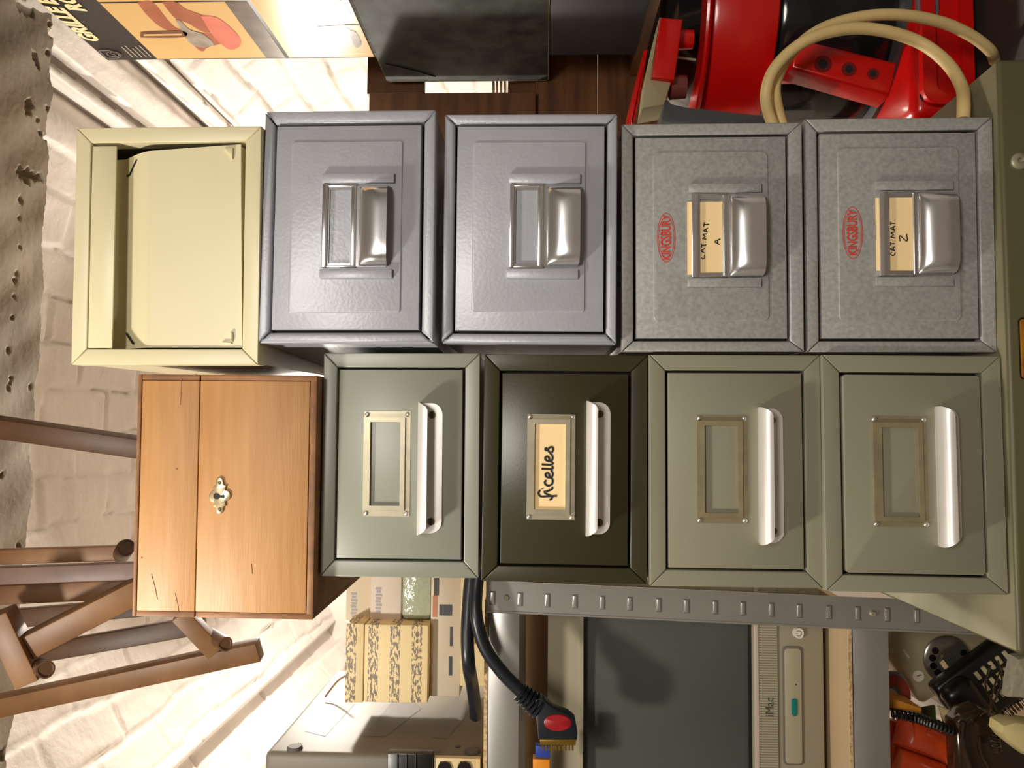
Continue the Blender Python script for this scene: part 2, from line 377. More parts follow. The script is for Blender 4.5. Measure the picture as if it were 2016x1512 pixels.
# ------------------------------------------------------------------ metal drawer boxes
FIT = {  # corners in the photo: right-top, right-bottom, left-bottom, left-top of the front, and its distance
 'cream': ([(148, 251), (515.5, 246), (508.6, 718.6), (140.6, 718.6)], 0.765),
 'wood': ([(267, 738), (628, 736), (614, 1220.5), (262.5, 1214)], 0.788),
 'b1': ([(520, 226), (859, 214), (855, 673), (507, 676)], 0.768),
 'b2': ([(875, 226), (1220, 214), (1212, 680), (868, 675)], 0.778),
 'k1': ([(1225, 245), (1580, 236.5), (1585, 693), (1221.5, 693)], 0.788),
 'k2': ([(1585, 235), (1955, 226.6), (1965, 696), (1588, 693)], 0.790),
 'g1': ([(636.5, 694), (946, 695), (943, 1139), (628.6, 1135.6)], 0.805),
 'g2': ([(953, 697.5), (1276.6, 698), (1274, 1156), (946, 1140)], 0.798),
 'g3': ([(1276.6, 698), (1615.6, 698), (1622, 1161), (1280, 1153)], 0.790),
 'g4': ([(1620, 698), (1973, 700.5), (1985, 1176), (1623, 1161)], 0.783)}
SGN = [(1, 1), (1, -1), (-1, -1), (-1, 1)]
def project(p):
    c = AX.T@np.array([p[0], p[1], p[2]]); return 1008+F*c[0]/c[2], 756+F*c[1]/c[2]
def fit_rect(q, y):
    def pr(v):
        yaw, roll, x, z, w_, h_ = v; out = []
        for sx, sz in SGN:
            a, bb = sx*w_/2, sz*h_/2; xx = a*math.cos(roll)-bb*math.sin(roll); zz = a*math.sin(roll)+bb*math.cos(roll)
            out += list(project((x+xx*math.cos(yaw), y+xx*math.sin(yaw), z+zz)))
        return np.array(out)
    t = np.array(q, float).ravel(); c = np.mean(q, 0); d = ray(*c); d = d*(y/d[1]); p = np.array([0, 0, d[0], d[2], .22, .17])
    for it in range(20):
        r = pr(p)-t; J = np.zeros((8, 6))
        for k in range(6):
            e = p.copy(); e[k] += 1e-5; J[:, k] = (pr(e)-t-r)/1e-5
        p = p-np.linalg.lstsq(J, r, rcond=1e-9)[0]
    return p
REC = {}
for k, (q, y) in FIT.items():
    yaw, roll, x, z, w_, h_ = fit_rect(q, y)
    yaw = max(-0.02, min(0.02, yaw)); roll = max(-0.004, min(0.004, roll)); h_ -= 0.001; w_ -= 0.0006
    M = T((x, y, z+H))@Matrix.Rotation(yaw, 4, 'Z')@Matrix.Rotation(-roll, 4, 'Y')@T((0, 0, -h_/2))
    REC[k] = (M, w_, h_)
def local(k, px, py):
    """pixel -> (x, z) on the front face of box k"""
    M = REC[k][0]; Mi = M.inverted(); o = Mi@Vector((0, 0, H)); p = Mi@(Vector((0, 0, H))+Vector(ray(px, py)))
    d = p-o; s = -o.y/d.y; q = o+d*s; return (q.x, q.z)
def lrect(k, pts):
    P = [local(k, *p) for p in pts]; X = sorted(p[0] for p in P); Z = sorted(p[1] for p in P)
    n = len(P)//2; return (sum(X[:n])/n, sum(X[n:])/n, sum(Z[:n])/n, sum(Z[n:])/n)
DEPTH = 0.30
def case(k, root, m, op, flush=0.0, bev=0.0012, gap=0.0, thick=0.012):
    """outer case: sides, top, bottom, back; face frame of four mitred strips round the opening op"""
    M, w_, h_ = REC[k]; b = nbm(); x0, x1 = -w_/2, w_/2; i = 0.0012
    for (a0, a1, c0, c1) in [(x0+i, x0+0.004, i, h_-i), (x1-0.004, x1-i, i, h_-i), (x0+0.004, x1-0.004, i, 0.004), (x0+0.004, x1-0.004, h_-0.004, h_-i)]:
        box(b, a0, a1, 0.004, DEPTH, c0, c1)
    box(b, x0+i, x1-i, DEPTH-0.003, DEPTH, i, h_-i)
    obj('case', b, m, root, smooth=True)
    b = nbm(); O = [(x0, 0), (x1, 0), (x1, h_), (x0, h_)]; I = [(op[0], op[2]), (op[1], op[2]), (op[1], op[3]), (op[0], op[3])]; g = 0.00025+gap
    cx, cz = (op[0]+op[1])/2, (op[2]+op[3])/2
    for q in range(4):
        o0, o1, i1, i0 = Vector(O[q]), Vector(O[(q+1) % 4]), Vector(I[(q+1) % 4]), Vector(I[q]); d = (o1-o0).normalized()*g
        prism(b, [o0+d, o1-d, i1-d, i0+d], 0.0, thick, bev, 3)
    obj('face_frame', b, m, root, smooth=True, sharp=50)
    b = nbm(); box(b, op[0]-0.004, op[1]+0.004, 0.014, 0.02, op[2]-0.004, op[3]+0.004); obj('dark_gap_plate', b, M_dark, root)  # near-black plate standing in for the shade inside the drawer gap

def label_holder(k, root, out, win, m, card=None, writing=None):
    ox0, ox1, oz0, oz1 = out; wx0, wx1, wz0, wz1 = win; Y = -0.0012
    b = nbm(); ring_plate(b, (ox0, ox1, oz0, oz1), (wx0+0.0, wx1, wz0, wz1), Y-0.0006, Y)
    f = 0.0045
    prof = [(wx0-f, wz0-f), (wx1+f, wz0-f), (wx1+f, oz1), (wx0-f, oz1)]
    for (a, c, d, e) in [(wx0-f, wx1+f, wz0-f, wz0), (wx0-f, wx0, wz0, oz1), (wx1, wx1+f, wz0, oz1), (wx0, wx1, wz1, oz1)]:
        box(b, a, c, Y-0.0034, Y-0.0002, d, e)
    bmesh.ops.remove_doubles(b, verts=b.verts, dist=0.00001)
    h = obj('label_holder', b, m, root)
    fl = ((wx0-f)-ox0)/2
    for (px, pz) in [(ox0+fl, oz0+fl), (ox1-fl, oz0+fl), (ox0+fl, oz1-fl), (ox1-fl, oz1-fl)]:
        b = nbm(); lathe(b, [(0.0026, 0), (0.0024, 0.0006), (0.0016, 0.0012), (0.0004, 0.0015)], 14); move(b, T((px, Y-0.0005, pz))@Matrix.Rotation(math.radians(90), 4, 'X'))
        obj('rivet', b, M_rivet, h, smooth=True)
    if card:
        b = nbm(); box(b, wx0-0.0015, wx1+0.0015, Y-0.0007, Y-0.0003, wz0-0.001, wz1+0.002); cd = obj('label_card', b, M_card, root)
        return cd
def alu_handle(k, root, lip, base_bottom):
    """aluminium pull: screwed plate, bent outwards and down along its top edge; lip = (x0,x1,ztop)"""
    x0, x1, zt = lip; zb = base_bottom; Y = -0.0012
    b = nbm(); r = 0.011
    prism(b, rrect(x0+0.001, x1-0.001, zb, zt-0.001, [r, r, 0.001, 0.001]), Y-0.0016, Y)
    # bent lip as a swept profile, its lower corners rounded off at both ends
    prof = [(0.0, 0.0), (0.002, 0.0008), (0.007, 0.0012), (0.012, 0.0006), (0.0160, -0.0012), (0.0182, -0.0042), (0.0188, -0.0075), (0.0188, -0.0095)]
    th = 0.0014; n = 26; ny = len(prof); V, Fc = [], []
    for i in range(n+1):
        u = i/n; x = x0+(x1-x0)*u; de = min(x-x0, x1-x); cut = 0.0
        for s_ in (0, 1):
            for j, (o_, z_) in enumerate(prof):
                nx_, nz_ = (prof[min(j+1, ny-1)][1]-prof[max(j-1, 0)][1]), -(prof[min(j+1, ny-1)][0]-prof[max(j-1, 0)][0])
                l_ = math.hypot(nx_, nz_); o2 = o_+s_*th*nx_/l_; z2 = z_+s_*th*nz_/l_
                V.append((x, Y-o2, zt-0.0015+z2))
    # end rounding: shrink x of the tip vertices
    vv = []
    for idx, (x, y, z) in enumerate(V):
        j = idx % ny; fr = max(0, (prof[j][0]-0.009)/0.0098)*0.6+max(0, -prof[j][1]/0.0095)*0.4; ins = 0.008*(1-math.sqrt(max(0, 1-fr**2)))
        cx = (x0+x1)/2; hw = (x1-x0)/2; x = cx+(x-cx)*(hw-ins)/hw; vv.append((x, y, z))
    V = vv; S2 = ny*2
    for i in range(n):
        for j in range(ny-1):
            a = i*S2+j; Fc.append((a, a+1, a+S2+1, a+S2)); a += ny; Fc.append((a, a+S2, a+S2+1, a+1))
        for j in (0, ny-1): a = i*S2+j; Fc.append((a, a+S2, a+S2+ny, a+ny))
    for i in (0, n):
        for j in range(ny-1): a = i*S2+j; Fc.append((a, a+1, a+1+ny, a+ny))
    me = bpy.data.meshes.new('l'); me.from_pydata(V, [], Fc); b.from_mesh(me); bpy.data.meshes.remove(me)
    h = obj('handle', b, M_alu, root, smooth=True, sharp=40)
    for sx in (x0+0.0125, x1-0.0125):
        b = nbm(); cyl(b, (sx, Y-0.0015, zb+0.0105), (sx, Y-0.0026, zb+0.0105), 0.0036, n=18, bev=0.0004)
        s_ = obj('screw', b, M_screw, h, smooth=True); bb = nbm(); box(bb, sx-0.0031, sx+0.0031, Y-0.0028, Y-0.0024, zb+0.0101, zb+0.0109)
        tmp = bpy.data.meshes.new('s'); bmesh.ops.recalc_face_normals(bb, faces=bb.faces); bb.to_mesh(tmp); bb.free()
        s_.data.materials.append(M_dark); nb = nbm(); nb.from_mesh(s_.data); c0 = len(nb.faces); nb.from_mesh(tmp); nb.faces.ensure_lookup_table()
        for f_ in nb.faces[c0:]: f_.material_index = 1
        nb.to_mesh(s_.data); nb.free()
def sage_box(k, name, label, m, drawer, holder, window, lip, plate, hm=M_nickel, rad=0.0, card=False):
    root = thing(name, label, 'drawer box', mw=REC[k][0])
    dr = lrect(k, drawer); g = 0.0024; op = (dr[0]-g, dr[1]+g, dr[2]-g, dr[3]+g)
    case(k, root, m, op)
    b = nbm(); prism(b, rrect(dr[0], dr[1], dr[2], dr[3], rad, 4) if rad else [(dr[0], dr[2]), (dr[1], dr[2]), (dr[1], dr[3]), (dr[0], dr[3])], -0.0012, 0.012, 0.0008, 2)
    obj('drawer_front', b, m, root, smooth=True)
    ho = (*sorted(local(k, (holder[0]+holder[1])/2, p)[0] for p in holder[2:]), *sorted(local(k, p, (holder[2]+holder[3])/2)[1] for p in holder[:2]))
    wi = (*sorted(local(k, (window[0]+window[1])/2, p)[0] for p in window[2:]), *sorted(local(k, p, (window[2]+window[3])/2)[1] for p in window[:2]))
    cd = label_holder(k, root, ho, wi, hm, card)
    lx = sorted(local(k, lip[0], p)[0] for p in lip[2:]); M = REC[k][0]
    zt = local(k, lip[0], (lip[2]+lip[3])/2)[1]; zb = local(k, plate, (lip[2]+lip[3])/2)[1]
    alu_handle(k, root, (lx[0], lx[1], zt), zb)
    return root, wi, cd, dr
g1, _, _, _ = sage_box('g1', 'metal_drawer_box', 'grey-green metal drawer box right under the wooden box, empty label frame', M_sage2,
    [(668, 728), (911, 728), (908, 1100.6), (663.5, 1099)], (717, 808, 810, 1016), (730, 789, 831, 995), (824, 0, 792, 1051), 871)
g2, wi2, cd2, _ = sage_box('g2', 'metal_drawer_box', 'dark olive metal drawer box labelled ficelles in handwriting', M_olive,
    [(989, 735.6), (1238, 735.6), (1235, 1115), (984.5, 1107)], (1037.5, 1132, 815.6, 1023), (1052, 1113, 835, 1003), (1152, 0, 790, 1053), 1201, card=True)
g3, _, _, _ = sage_box('g3', 'metal_drawer_box', 'grey-green metal drawer box directly beneath the dark olive one', M_sage,
    [(1315, 734.6), (1579, 734.6), (1581, 1121.5), (1316, 1116.5)], (1371, 1471, 818, 1030), (1386, 1451, 838, 1009), (1490, 0, 802, 1070), 1541, hm=M_bronze)
g4, _, _, _ = sage_box('g4', 'metal_drawer_box', 'grey-green metal drawer box at the foot of the left stack, rounded drawer corners', M_sage,
    [(1659.5, 738), (1930.7, 739), (1937, 1134.7), (1663, 1125)], (1717, 1825, 820.5, 1037), (1734, 1805, 842, 1017), (1840, 0, 801, 1075), 1888, hm=M_bronze, rad=0.0035)
# handwriting "ficelles"
def hand(k, strokes, w_, y=-0.0024): return strokes_bm([[local(k, *p) for p in s] for s in strokes], w_, y)
def zc(ox, oy, sc): return lambda L: [[(ox+x/sc, oy+y/sc) for x, y in s] for s in L]
fz = zc(940, 680, 3.149)
fic = fz([[(388, 895), (378, 915), (392, 935), (430, 935), (492, 932)], [(447, 958), (460, 948), (458, 935), (420, 915), (415, 900)],
          [(402, 885), (403, 890)], [(425, 905), (445, 898), (462, 890), (464, 875)], [(425, 835), (416, 850), (432, 868), (458, 862), (466, 840), (460, 822)],
          [(462, 824), (447, 816), (443, 798), (432, 790), (421, 798), (427, 814), (448, 820), (464, 808), (466, 788)], [(466, 788), (458, 778), (462, 772)], [(397, 764), (430, 766), (458, 766), (466, 757), (460, 748)],
          [(398, 737), (430, 739), (458, 739), (466, 732), (462, 724)], [(462, 724), (447, 714), (442, 696), (430, 688), (419, 697), (426, 712), (448, 718), (464, 704), (464, 684)],
          [(464, 684), (440, 655), (422, 634)], [(422, 634), (420, 646), (432, 650), (446, 634), (462, 630), (468, 646), (460, 664)]])
obj('handwriting', hand('g2', fic, 0.00115, -0.0022), M_ink, cd2)

# ------------------------------------------------------------------ blue-grey and mottled boxes with chrome pulls
def chrome_pull(k, root, m, br_top, br_bot, card_px, win_px, pull_px, card=None):
    """br: (px0,px1,py0,py1) of the two folded brackets; card frame and cup pull between them"""
    Y = -0.0022
    def R(q): return (*sorted(local(k, (q[0]+q[1])/2, p)[0] for p in q[2:]), *sorted(local(k, p, (q[2]+q[3])/2)[1] for p in q[:2]))
    for q in (br_top, br_bot):
        r = R(q); b = nbm(); box(b, r[0], r[1], Y-0.0042, Y, r[2], r[3], 0.0009, 2); obj('bracket', b, m, root, smooth=True)
    r, wn, pl = R(card_px), R(win_px), R(pull_px)
    b = nbm(); ring_plate(b, r, wn, Y-0.0016, Y-0.0008)
    lipw = 0.0012
    box(b, r[0], r[1], Y-0.0046, Y-0.0008, wn[3]+0.0015, r[3], 0.0005)             # top band, stands forward
    box(b, r[0], r[0]+0.002, Y-0.0035, Y-0.0008, r[2], r[3], 0.0004); box(b, r[1]-0.002, r[1], Y-0.0035, Y-0.0008, r[2], r[3], 0.0004)
    box(b, r[0], r[1], Y-0.0032, Y-0.0008, r[2]+0.0002, wn[2]-0.0006, 0.0006)
    fr = obj('card_frame', b, M_chrome, root, smooth=True, sharp=30)
    # cup pull: a bulging hood closed at the top and both ends, open below
    Hh = 0.0135; nu, nv = 41, 21; zt, zb = pl[3], pl[2]; cx = (pl[0]+pl[1])/2; hw = (pl[1]-pl[0])/2
    def surf(u, v, inset=0.0):
        s_ = 2*u-1; g_ = max(0.0, 1-abs(s_)**7)**0.5; q_ = min(1, v/0.85); f_ = math.sqrt(max(0, 1-(1-q_)**2.0))
        hh = Hh*f_*g_
        return (cx+s_*hw, Y-0.0006-max(0, hh-inset), zt+(zb-zt)*v-(0.0015*g_*(v**6)))
    V1, _, F1 = grid_mesh(nu, nv, lambda u, v: surf(u, v)); V2, _, F2 = grid_mesh(nu, nv, lambda u, v: surf(u, v, 0.0013))
    n = len(V1); Fa = F1+[tuple(i+n for i in f[::-1]) for f in F2]
    for i in range(nu-1): a = i*nv+nv-1; Fa.append((a, a+nv, a+nv+n, a+n))
    o = obj('cup_pull', (V1+V2, [], Fa), M_chrome, root, smooth=True, sharp=50)
    b = nbm(); box(b, r[0]+0.001, r[1]-0.001, Y-0.0014, Y-0.0002, pl[2]+0.001, wn[2]); bk = obj('pull_backplate', b, M_chrome, root)
    if card:
        b = nbm(); ct = R(card); box(b, ct[0], ct[1], Y-0.0012, Y-0.0004, ct[2], ct[3]); return obj('label_card', b, M_card, root)
def chrome_box(k, name, label, m, drawer, ridge, bev, gap, args, rad=0.003):
    root = thing(name, label, 'drawer box', mw=REC[k][0])
    dr = lrect(k, drawer); g = 0.0027; case(k, root, m, (dr[0]-g, dr[1]+g, dr[2]-g, dr[3]+g), bev=bev, gap=gap)
    b = nbm(); prism(b, [(dr[0], dr[2]), (dr[1], dr[2]), (dr[1], dr[3]), (dr[0], dr[3])], -0.001, 0.012, 0.0012, 2)
    df = obj('drawer_front', b, m, root, smooth=True)
    rg = lrect(k, ridge); b = nbm(); prism(b, rrect(*rg, rad), -0.0022, -0.0006, 0.0011, 3); obj('embossed_panel', b, m, df, smooth=True, sharp=60)
    cd = chrome_pull(k, root, m, *args); return root, cd, df
bb1, _, _ = chrome_box('b1', 'metal_drawer_box', 'blue-grey hammered metal drawer box under the cream box, unlabelled chrome pull', M_blue,
    [(546, 250), (830, 246), (824, 650), (535, 648)], [(578, 279), (794, 279), (789, 618), (566, 615)], 0.0030, 0.0005,
    ((637, 778, 345, 364), (632, 774, 532, 550), (637, 703, 366, 529), (650, 692, 376, 520), (708, 764, 368, 526)))
bb2, _, _ = chrome_box('b2', 'metal_drawer_box', 'blue-grey hammered metal drawer box resting on the upper red-badged box', M_blue,
    [(904, 251), (1191, 247), (1187, 655), (893, 648)], [(933, 280), (1155, 280), (1150, 618), (927, 612)], 0.0030, 0.0004,
    ((1002, 1142, 345, 364), (997, 1138, 531, 550), (1004, 1070, 366, 529), (1015, 1058, 376, 520), (1075, 1138, 368, 526)))
kk1, cdk1, dk1 = chrome_box('k1', 'metal_drawer_box', 'mottled grey metal drawer box with red oval badge, card marked A', M_king,
    [(1254.5, 273), (1547, 268), (1549, 666), (1249.6, 666)], [(1287.6, 299), (1512.5, 299), (1512.5, 631), (1281, 635)], 0.0018, 0.0,
    ((1354, 1496, 364, 382), (1352, 1496, 549, 567), (1360, 1428, 384, 548), (1377, 1421, 394, 538), (1434, 1497, 385, 547), (1352, 1424, 399, 542)), 0.006)
kk2, cdk2, dk2 = chrome_box('k2', 'metal_drawer_box', 'mottled grey metal drawer box with red oval badge, card marked Z', M_king,
    [(1614.6, 264.6), (1920, 260), (1926, 666), (1618, 666)], [(1644, 291), (1886, 291), (1891, 633), (1653, 633)], 0.0018, 0.0,
    ((1719, 1871, 359, 377), (1720, 1872, 547, 565), (1727, 1797, 380, 545), (1748, 1794, 391, 534), (1803, 1870, 380, 542), (1722, 1797, 391, 534)), 0.006)
def letters(k, ox, oy, sc, L): return hand(k, [[(ox+x/sc, oy+y/sc) for x, y in s] for s in L], 0.00058, -0.0036)
A1 = [[(541, 872), (552, 880), (562, 872), (560, 856)], [(560, 845), (541, 832), (562, 818)], [(552, 840), (552, 824)], [(545, 812), (543, 790)], [(544, 800), (572, 797)], [(566, 780), (568, 779)],
      [(572, 764), (550, 760), (565, 748), (552, 736), (576, 732)], [(580, 722), (556, 712), (582, 698)], [(570, 716), (571, 704)], [(556, 690), (560, 664)], [(558, 678), (588, 675)], [(586, 655), (588, 654)],
      [(650, 795), (622, 778), (656, 762)], [(638, 788), (640, 768)]]
obj('handwriting', letters('k1', 1200, 220, 3.024, A1), M_ink, cdk1)
Z1 = [[(582, 840), (576, 850), (585, 860), (598, 856), (602, 842)], [(602, 832), (574, 822), (602, 808)], [(592, 828), (592, 814)], [(576, 800), (576, 780)], [(576, 790), (600, 790)], [(598, 772), (600, 771)],
      [(602, 756), (576, 750), (592, 738), (578, 726), (602, 720)], [(602, 710), (576, 700), (602, 686)], [(592, 706), (592, 692)], [(576, 680), (576, 660)], [(576, 670), (602, 670)], [(598, 652), (600, 651)],
      [(632, 776), (630, 742), (672, 776), (670, 732)]]
obj('handwriting', letters('k2', 1560, 220, 3.024, Z1), M_ink, cdk2)
def badge(k, parent, rect):
    x = sorted(local(k, (rect[0]+rect[1])/2, p)[0] for p in rect[2:]); z = sorted(local(k, p, (rect[2]+rect[3])/2)[1] for p in rect[:2])
    cx, cz, rx, rz = (x[0]+x[1])/2, (z[0]+z[1])/2, (x[1]-x[0])/2, (z[1]-z[0])/2; b = nbm(); Y = -0.0024
    for q, (s_, wd) in enumerate(((1.0, 0.0007), (0.86, 0.0005))):
        n = 48; ri = [(cx+rx*s_*math.cos(a), cz+rz*s_*math.sin(a)) for a in [2*math.pi*i/n for i in range(n)]]
        ro = [(cx+(rx*s_-wd)*math.cos(a), cz+(rz*s_-wd)*math.sin(a)) for a in [2*math.pi*i/n for i in range(n)]]
        for i in range(n): j = (i+1) % n; b.faces.new([b.verts.new((p[0], Y, p[1])) for p in (ri[i], ri[j], ro[j], ro[i])])
    tb = text_bm('KINGSBURY', 0.0165, 0.0001, sx=0.50, bold=0.0004); move(tb, T((cx, Y-0.0001, cz)))
    # letters taller towards the middle of the oval
    for v in tb.verts:
        u = (v.co.x-cx)/rx; v.co.z = cz+(v.co.z-cz)*0.86*math.sqrt(max(0.12, 1-(u*0.93)**2))
    me = bpy.data.meshes.new('x'); tb.to_mesh(me); tb.free(); b.from_mesh(me); bpy.data.meshes.remove(me)
    o = obj('badge', b, M_red_ink, parent); o['label'] = 'red oval maker badge'
badge('k1', kk1, (1293, 1329, 420, 518)); badge('k2', kk2, (1657, 1697, 408, 511))

# ------------------------------------------------------------------ cream box
k = 'cream'; cr = thing('metal_drawer_box', 'cream metal drawer box on top of the right stack, no handle, crooked drawer', 'drawer box', mw=REC[k][0])
op = lrect(k, [(177, 282), (481, 277), (479, 687), (173, 687)]); case(k, cr, M_cream, op, bev=0.0012, thick=0.02)
for o in list(cr.children):
    if o.name.startswith('dark_gap_plate'):
        for v in o.data.vertices: v.co.y += 0.065
lp = lrect(k, [(181, 288), (229, 288), (221, 685), (174, 685)]); b = nbm(); box(b, lp[0], lp[1], 0.0, 0.0022, lp[2], lp[3], 0.0006); obj('pull_rail', b, M_cream, cr, smooth=True)
pt = [local(k, *p) for p in [(226, 300), (472, 282), (474, 684), (222, 684)]]   # right-top right-bottom left-bottom left-top
def cream_surf(u, v):
    v = -0.14+1.14*v
    xr = pt[0][0]+(pt[1][0]-pt[0][0])*v; xl = pt[3][0]+(pt[2][0]-pt[3][0])*v; zt = pt[0][1]*u+pt[3][1]*(1-u); zb = pt[1][1]*u+pt[2][1]*(1-u)
    d = 0.003+0.019*(1-min(1, max(0, v)/0.26))**1.3
    return (xl+(xr-xl)*u, d, zt+(zb-zt)*v)
V, _, Fc = grid_mesh(25, 41, cream_surf); n = len(V)
V2 = [(x, y+0.002, z) for x, y, z in V]; Fa = Fc+[tuple(i+n for i in f[::-1]) for f in Fc]
for i in range(24): a, c = i*41, (i+1)*41; Fa += [(a, c, c+n, a+n), (a+40, c+40, c+40+n, a+40+n)]
for j in range(40): Fa += [(j, j+1, j+1+n, j+n), (24*41+j, 24*41+j+1, 24*41+j+1+n, 24*41+j+n)]
dfc = obj('drawer_front', (V+V2, [], Fa), M_cream, cr, smooth=True, sharp=40)
b = nbm(); bx0, bx1 = pt[2][0], pt[1][0]; box(b, bx0+0.002, bx1-0.002, 0.004, 0.035, pt[1][1]-0.001, pt[1][1]+0.001); obj('drawer_floor', b, M_cream, cr)
def slot(pxa, pxb, wd=0.0011, dep=0.0):
    a, c = Vector((*local(k, *pxa), 0)), Vector((*local(k, *pxb), 0)); d = (c-a).normalized(); nn = Vector((-d.y, d.x, 0))*wd
    P = [a+nn, c+nn, c-nn, a-nn]
    return [(p.x, p.y) for p in P]
for s_ in (((259, 308), (237, 335)), ((237, 335), (229, 335)), ((230, 652), (253, 676))):
    b = nbm(); P = slot(*s_); u0 = 0.0
    zs = [p[1] for p in P]
    top = max(pt[0][1], pt[3][1]); bot = min(pt[1][1], pt[2][1])
    vs = []
    for p in P:
        v = (top-p[1])/(top-bot); d = 0.003+0.019*(1-min(1, max(0, v)/0.26))**1.3; vs.append(b.verts.new((p[0], d-0.0008, p[1])))
    b.faces.new(vs); obj('slot', b, M_dark, dfc)
for P in ([(440, 291), (458, 290), (457, 312)], [(452, 653), (455, 671), (457, 671), (457, 653)], [(436, 672), (455, 673), (455, 677), (436, 676)]):
    b = nbm(); prism(b, [local(k, *p) for p in P], 0.0006, 0.004, 0.0008); obj('corner_emboss', b, M_cream, dfc, smooth=True)

# ------------------------------------------------------------------ wooden box
k = 'wood'; M, w_, h_ = REC[k]; wb = thing('wooden_box', 'honey coloured wooden box with keyhole plate on top of the left stack', 'box', mw=M)
seam = local(k, 388.5, 980)[1]; D = 0.30
for nm, z0, z1 in (('body', 0, seam-0.0004), ('lid', seam+0.0004, h_)):
    b = nbm(); box(b, -w_/2+0.006, w_/2-0.006, 0, D, z0+(0.007 if nm == 'body' else 0), z1-(0.0045 if nm == 'lid' else 0), 0.0009); o = obj(nm, b, M_wood, wb, smooth=True)
    b = nbm()
    box(b, -w_/2, -w_/2+0.0058, 0.0006, D, z0, z1, 0.0012); box(b, w_/2-0.0058, w_/2, 0.0006, D, z0, z1, 0.0012)
    if nm == 'lid': box(b, -w_/2, w_/2, -0.0006, D, z1-0.0042, z1+0.0, 0.0016)
    else: box(b, -w_/2+0.005, w_/2-0.005, 0.0006, D, 0, 0.0068, 0.0012)
    obj('edge_board', b, M_wood_end if nm == 'body' else M_wood_end, o, smooth=True)
ez = zc(400, 900, 10.8)
Eo = [(355, 425), (410, 445), (440, 500), (445, 570), (470, 600), (500, 590), (500, 630), (490, 660), (480, 700), (530, 705), (580, 750), (595, 820), (580, 880), (530, 925), (490, 935), (485, 975), (490, 1010), (500, 1035),
      (460, 1040), (440, 1060), (440, 1130), (410, 1185), (355, 1205), (305, 1185), (285, 1130), (285, 1075), (260, 1045), (215, 1045), (235, 1005), (245, 985), (235, 955), (180, 940), (135, 880), (130, 820), (150, 760), (195, 720), (235, 700), (225, 670), (215, 635), (245, 615), (270, 590), (270, 530), (300, 450)]
P = [local(k, *q) for q in ez([Eo])[0]]
b = nbm(); prism(b, P, -0.0018, 0.0004, 0.0006, 2); esc = obj('keyhole_plate', b, M_brass, wb, smooth=True, sharp=50)
kh = ez([[(240, 790), (262, 768), (300, 758), (345, 772), (375, 805), (420, 800), (462, 785), (470, 830), (465, 872), (420, 860), (375, 855), (345, 885), (300, 892), (260, 880), (238, 850), (234, 820)]])[0]
b = nbm(); prism(b, [local(k, *q) for q in kh], -0.0021, -0.0002); obj('keyhole', b, M_dark, esc)
for q in ((366, 540), (366, 1108)):
    c = local(k, *ez([[q]])[0][0]); b = nbm(); lathe(b, [(0.0019, 0), (0.0014, 0.0006), (0.0003, 0.0009)], 12); move(b, T((c[0], -0.0018, c[1]))@Matrix.Rotation(math.radians(90), 4, 'X')); obj('nail', b, M_screw, esc, smooth=True)
b = nbm()
for q in ((348, 923), (279, 1098), (385, 738)):
    c = local(k, *q); cyl(b, (c[0], 0.001, c[1]), (c[0], -0.0002, c[1]), 0.0009, n=10)
for s_ in ([(357, 748), (357, 765), (355, 797)], [(298, 1130), (305, 1155), (310, 1180)], [(345, 1168), (350, 1190), (352, 1206)], [(495, 1110), (497, 1130)]):
    tube(b, [Vector((local(k, *p)[0], -0.0001, local(k, *p)[1])) for p in s_], 0.00035, 5)
obj('wood_flaw', b, M_wood_end, wb)

# ------------------------------------------------------------------ olive cabinet the stacks stand on
zt = H-0.4345
cl, crr = unz(2006, 1289, zt), unz(1963.5, 116, zt)
yawc = math.atan2(crr.y-cl.y, crr.x-cl.x); wc = (crr-cl).length
cb = thing('filing_cabinet', 'olive green metal cabinet with dusty top carrying both drawer stacks', 'cabinet', loc=(cl.x, cl.y, 0), rot=(0, 0, yawc))
b = nbm(); box(b, 0, wc, 0.0, 0.60, 0.02, zt, 0.004, 3); obj('body', b, M_cab, cb, smooth=True)
b = nbm(); box(b, 0.003, wc-0.003, 0.003, 0.597, zt-0.001, zt+0.0006); obj('top_panel', b, M_cabtop, cb)
Mc = cb.matrix_basis.inverted()
def cabl(px, py):
    o = Mc@Vector((0, 0, H)); p = Mc@(Vector((0, 0, H))+Vector(ray(px, py))); d = p-o; q = o+d*(-o.y/d.y); return q.x, q.z
lx, lz = cabl(2006, 318); b = nbm(); lathe(b, [(0.008, 0), (0.008, 0.002), (0.0055, 0.0035), (0.003, 0.0035), (0.003, 0.001)], 24); move(b, T((lx, -0.0, lz))@Matrix.Rotation(math.radians(90), 4, 'X')); obj('lock', b, M_nickel, cb, smooth=True)
p0, p1 = cabl(2006, 628), cabl(2008, 745)
b = nbm(); prism(b, rrect(p1[0], p0[0], p0[1]-0.03, p0[1], 0.003), -0.0018, 0.0, 0.0006); npl = obj('name_plate', b, mat('orange_brown_plate', srgb(150, 84, 30), 0.4, metal=0.4, col2=srgb(186, 130, 30), vscale=40), cb, smooth=True)
b = nbm(); prism(b, rrect(p1[0]-0.0012, p0[0]+0.0012, p0[1]-0.031, p0[1]+0.0012, 0.004), -0.0008, 0.0); obj('plate_rim', b, M_blackp, npl)
b = nbm()
for i in range(4): box(b, 0.02, wc-0.02, -0.004, 0.0, 0.05+0.205*i, 0.05+0.205*i+0.19, 0.003)
obj('drawer', b, M_cab, cb, smooth=True)


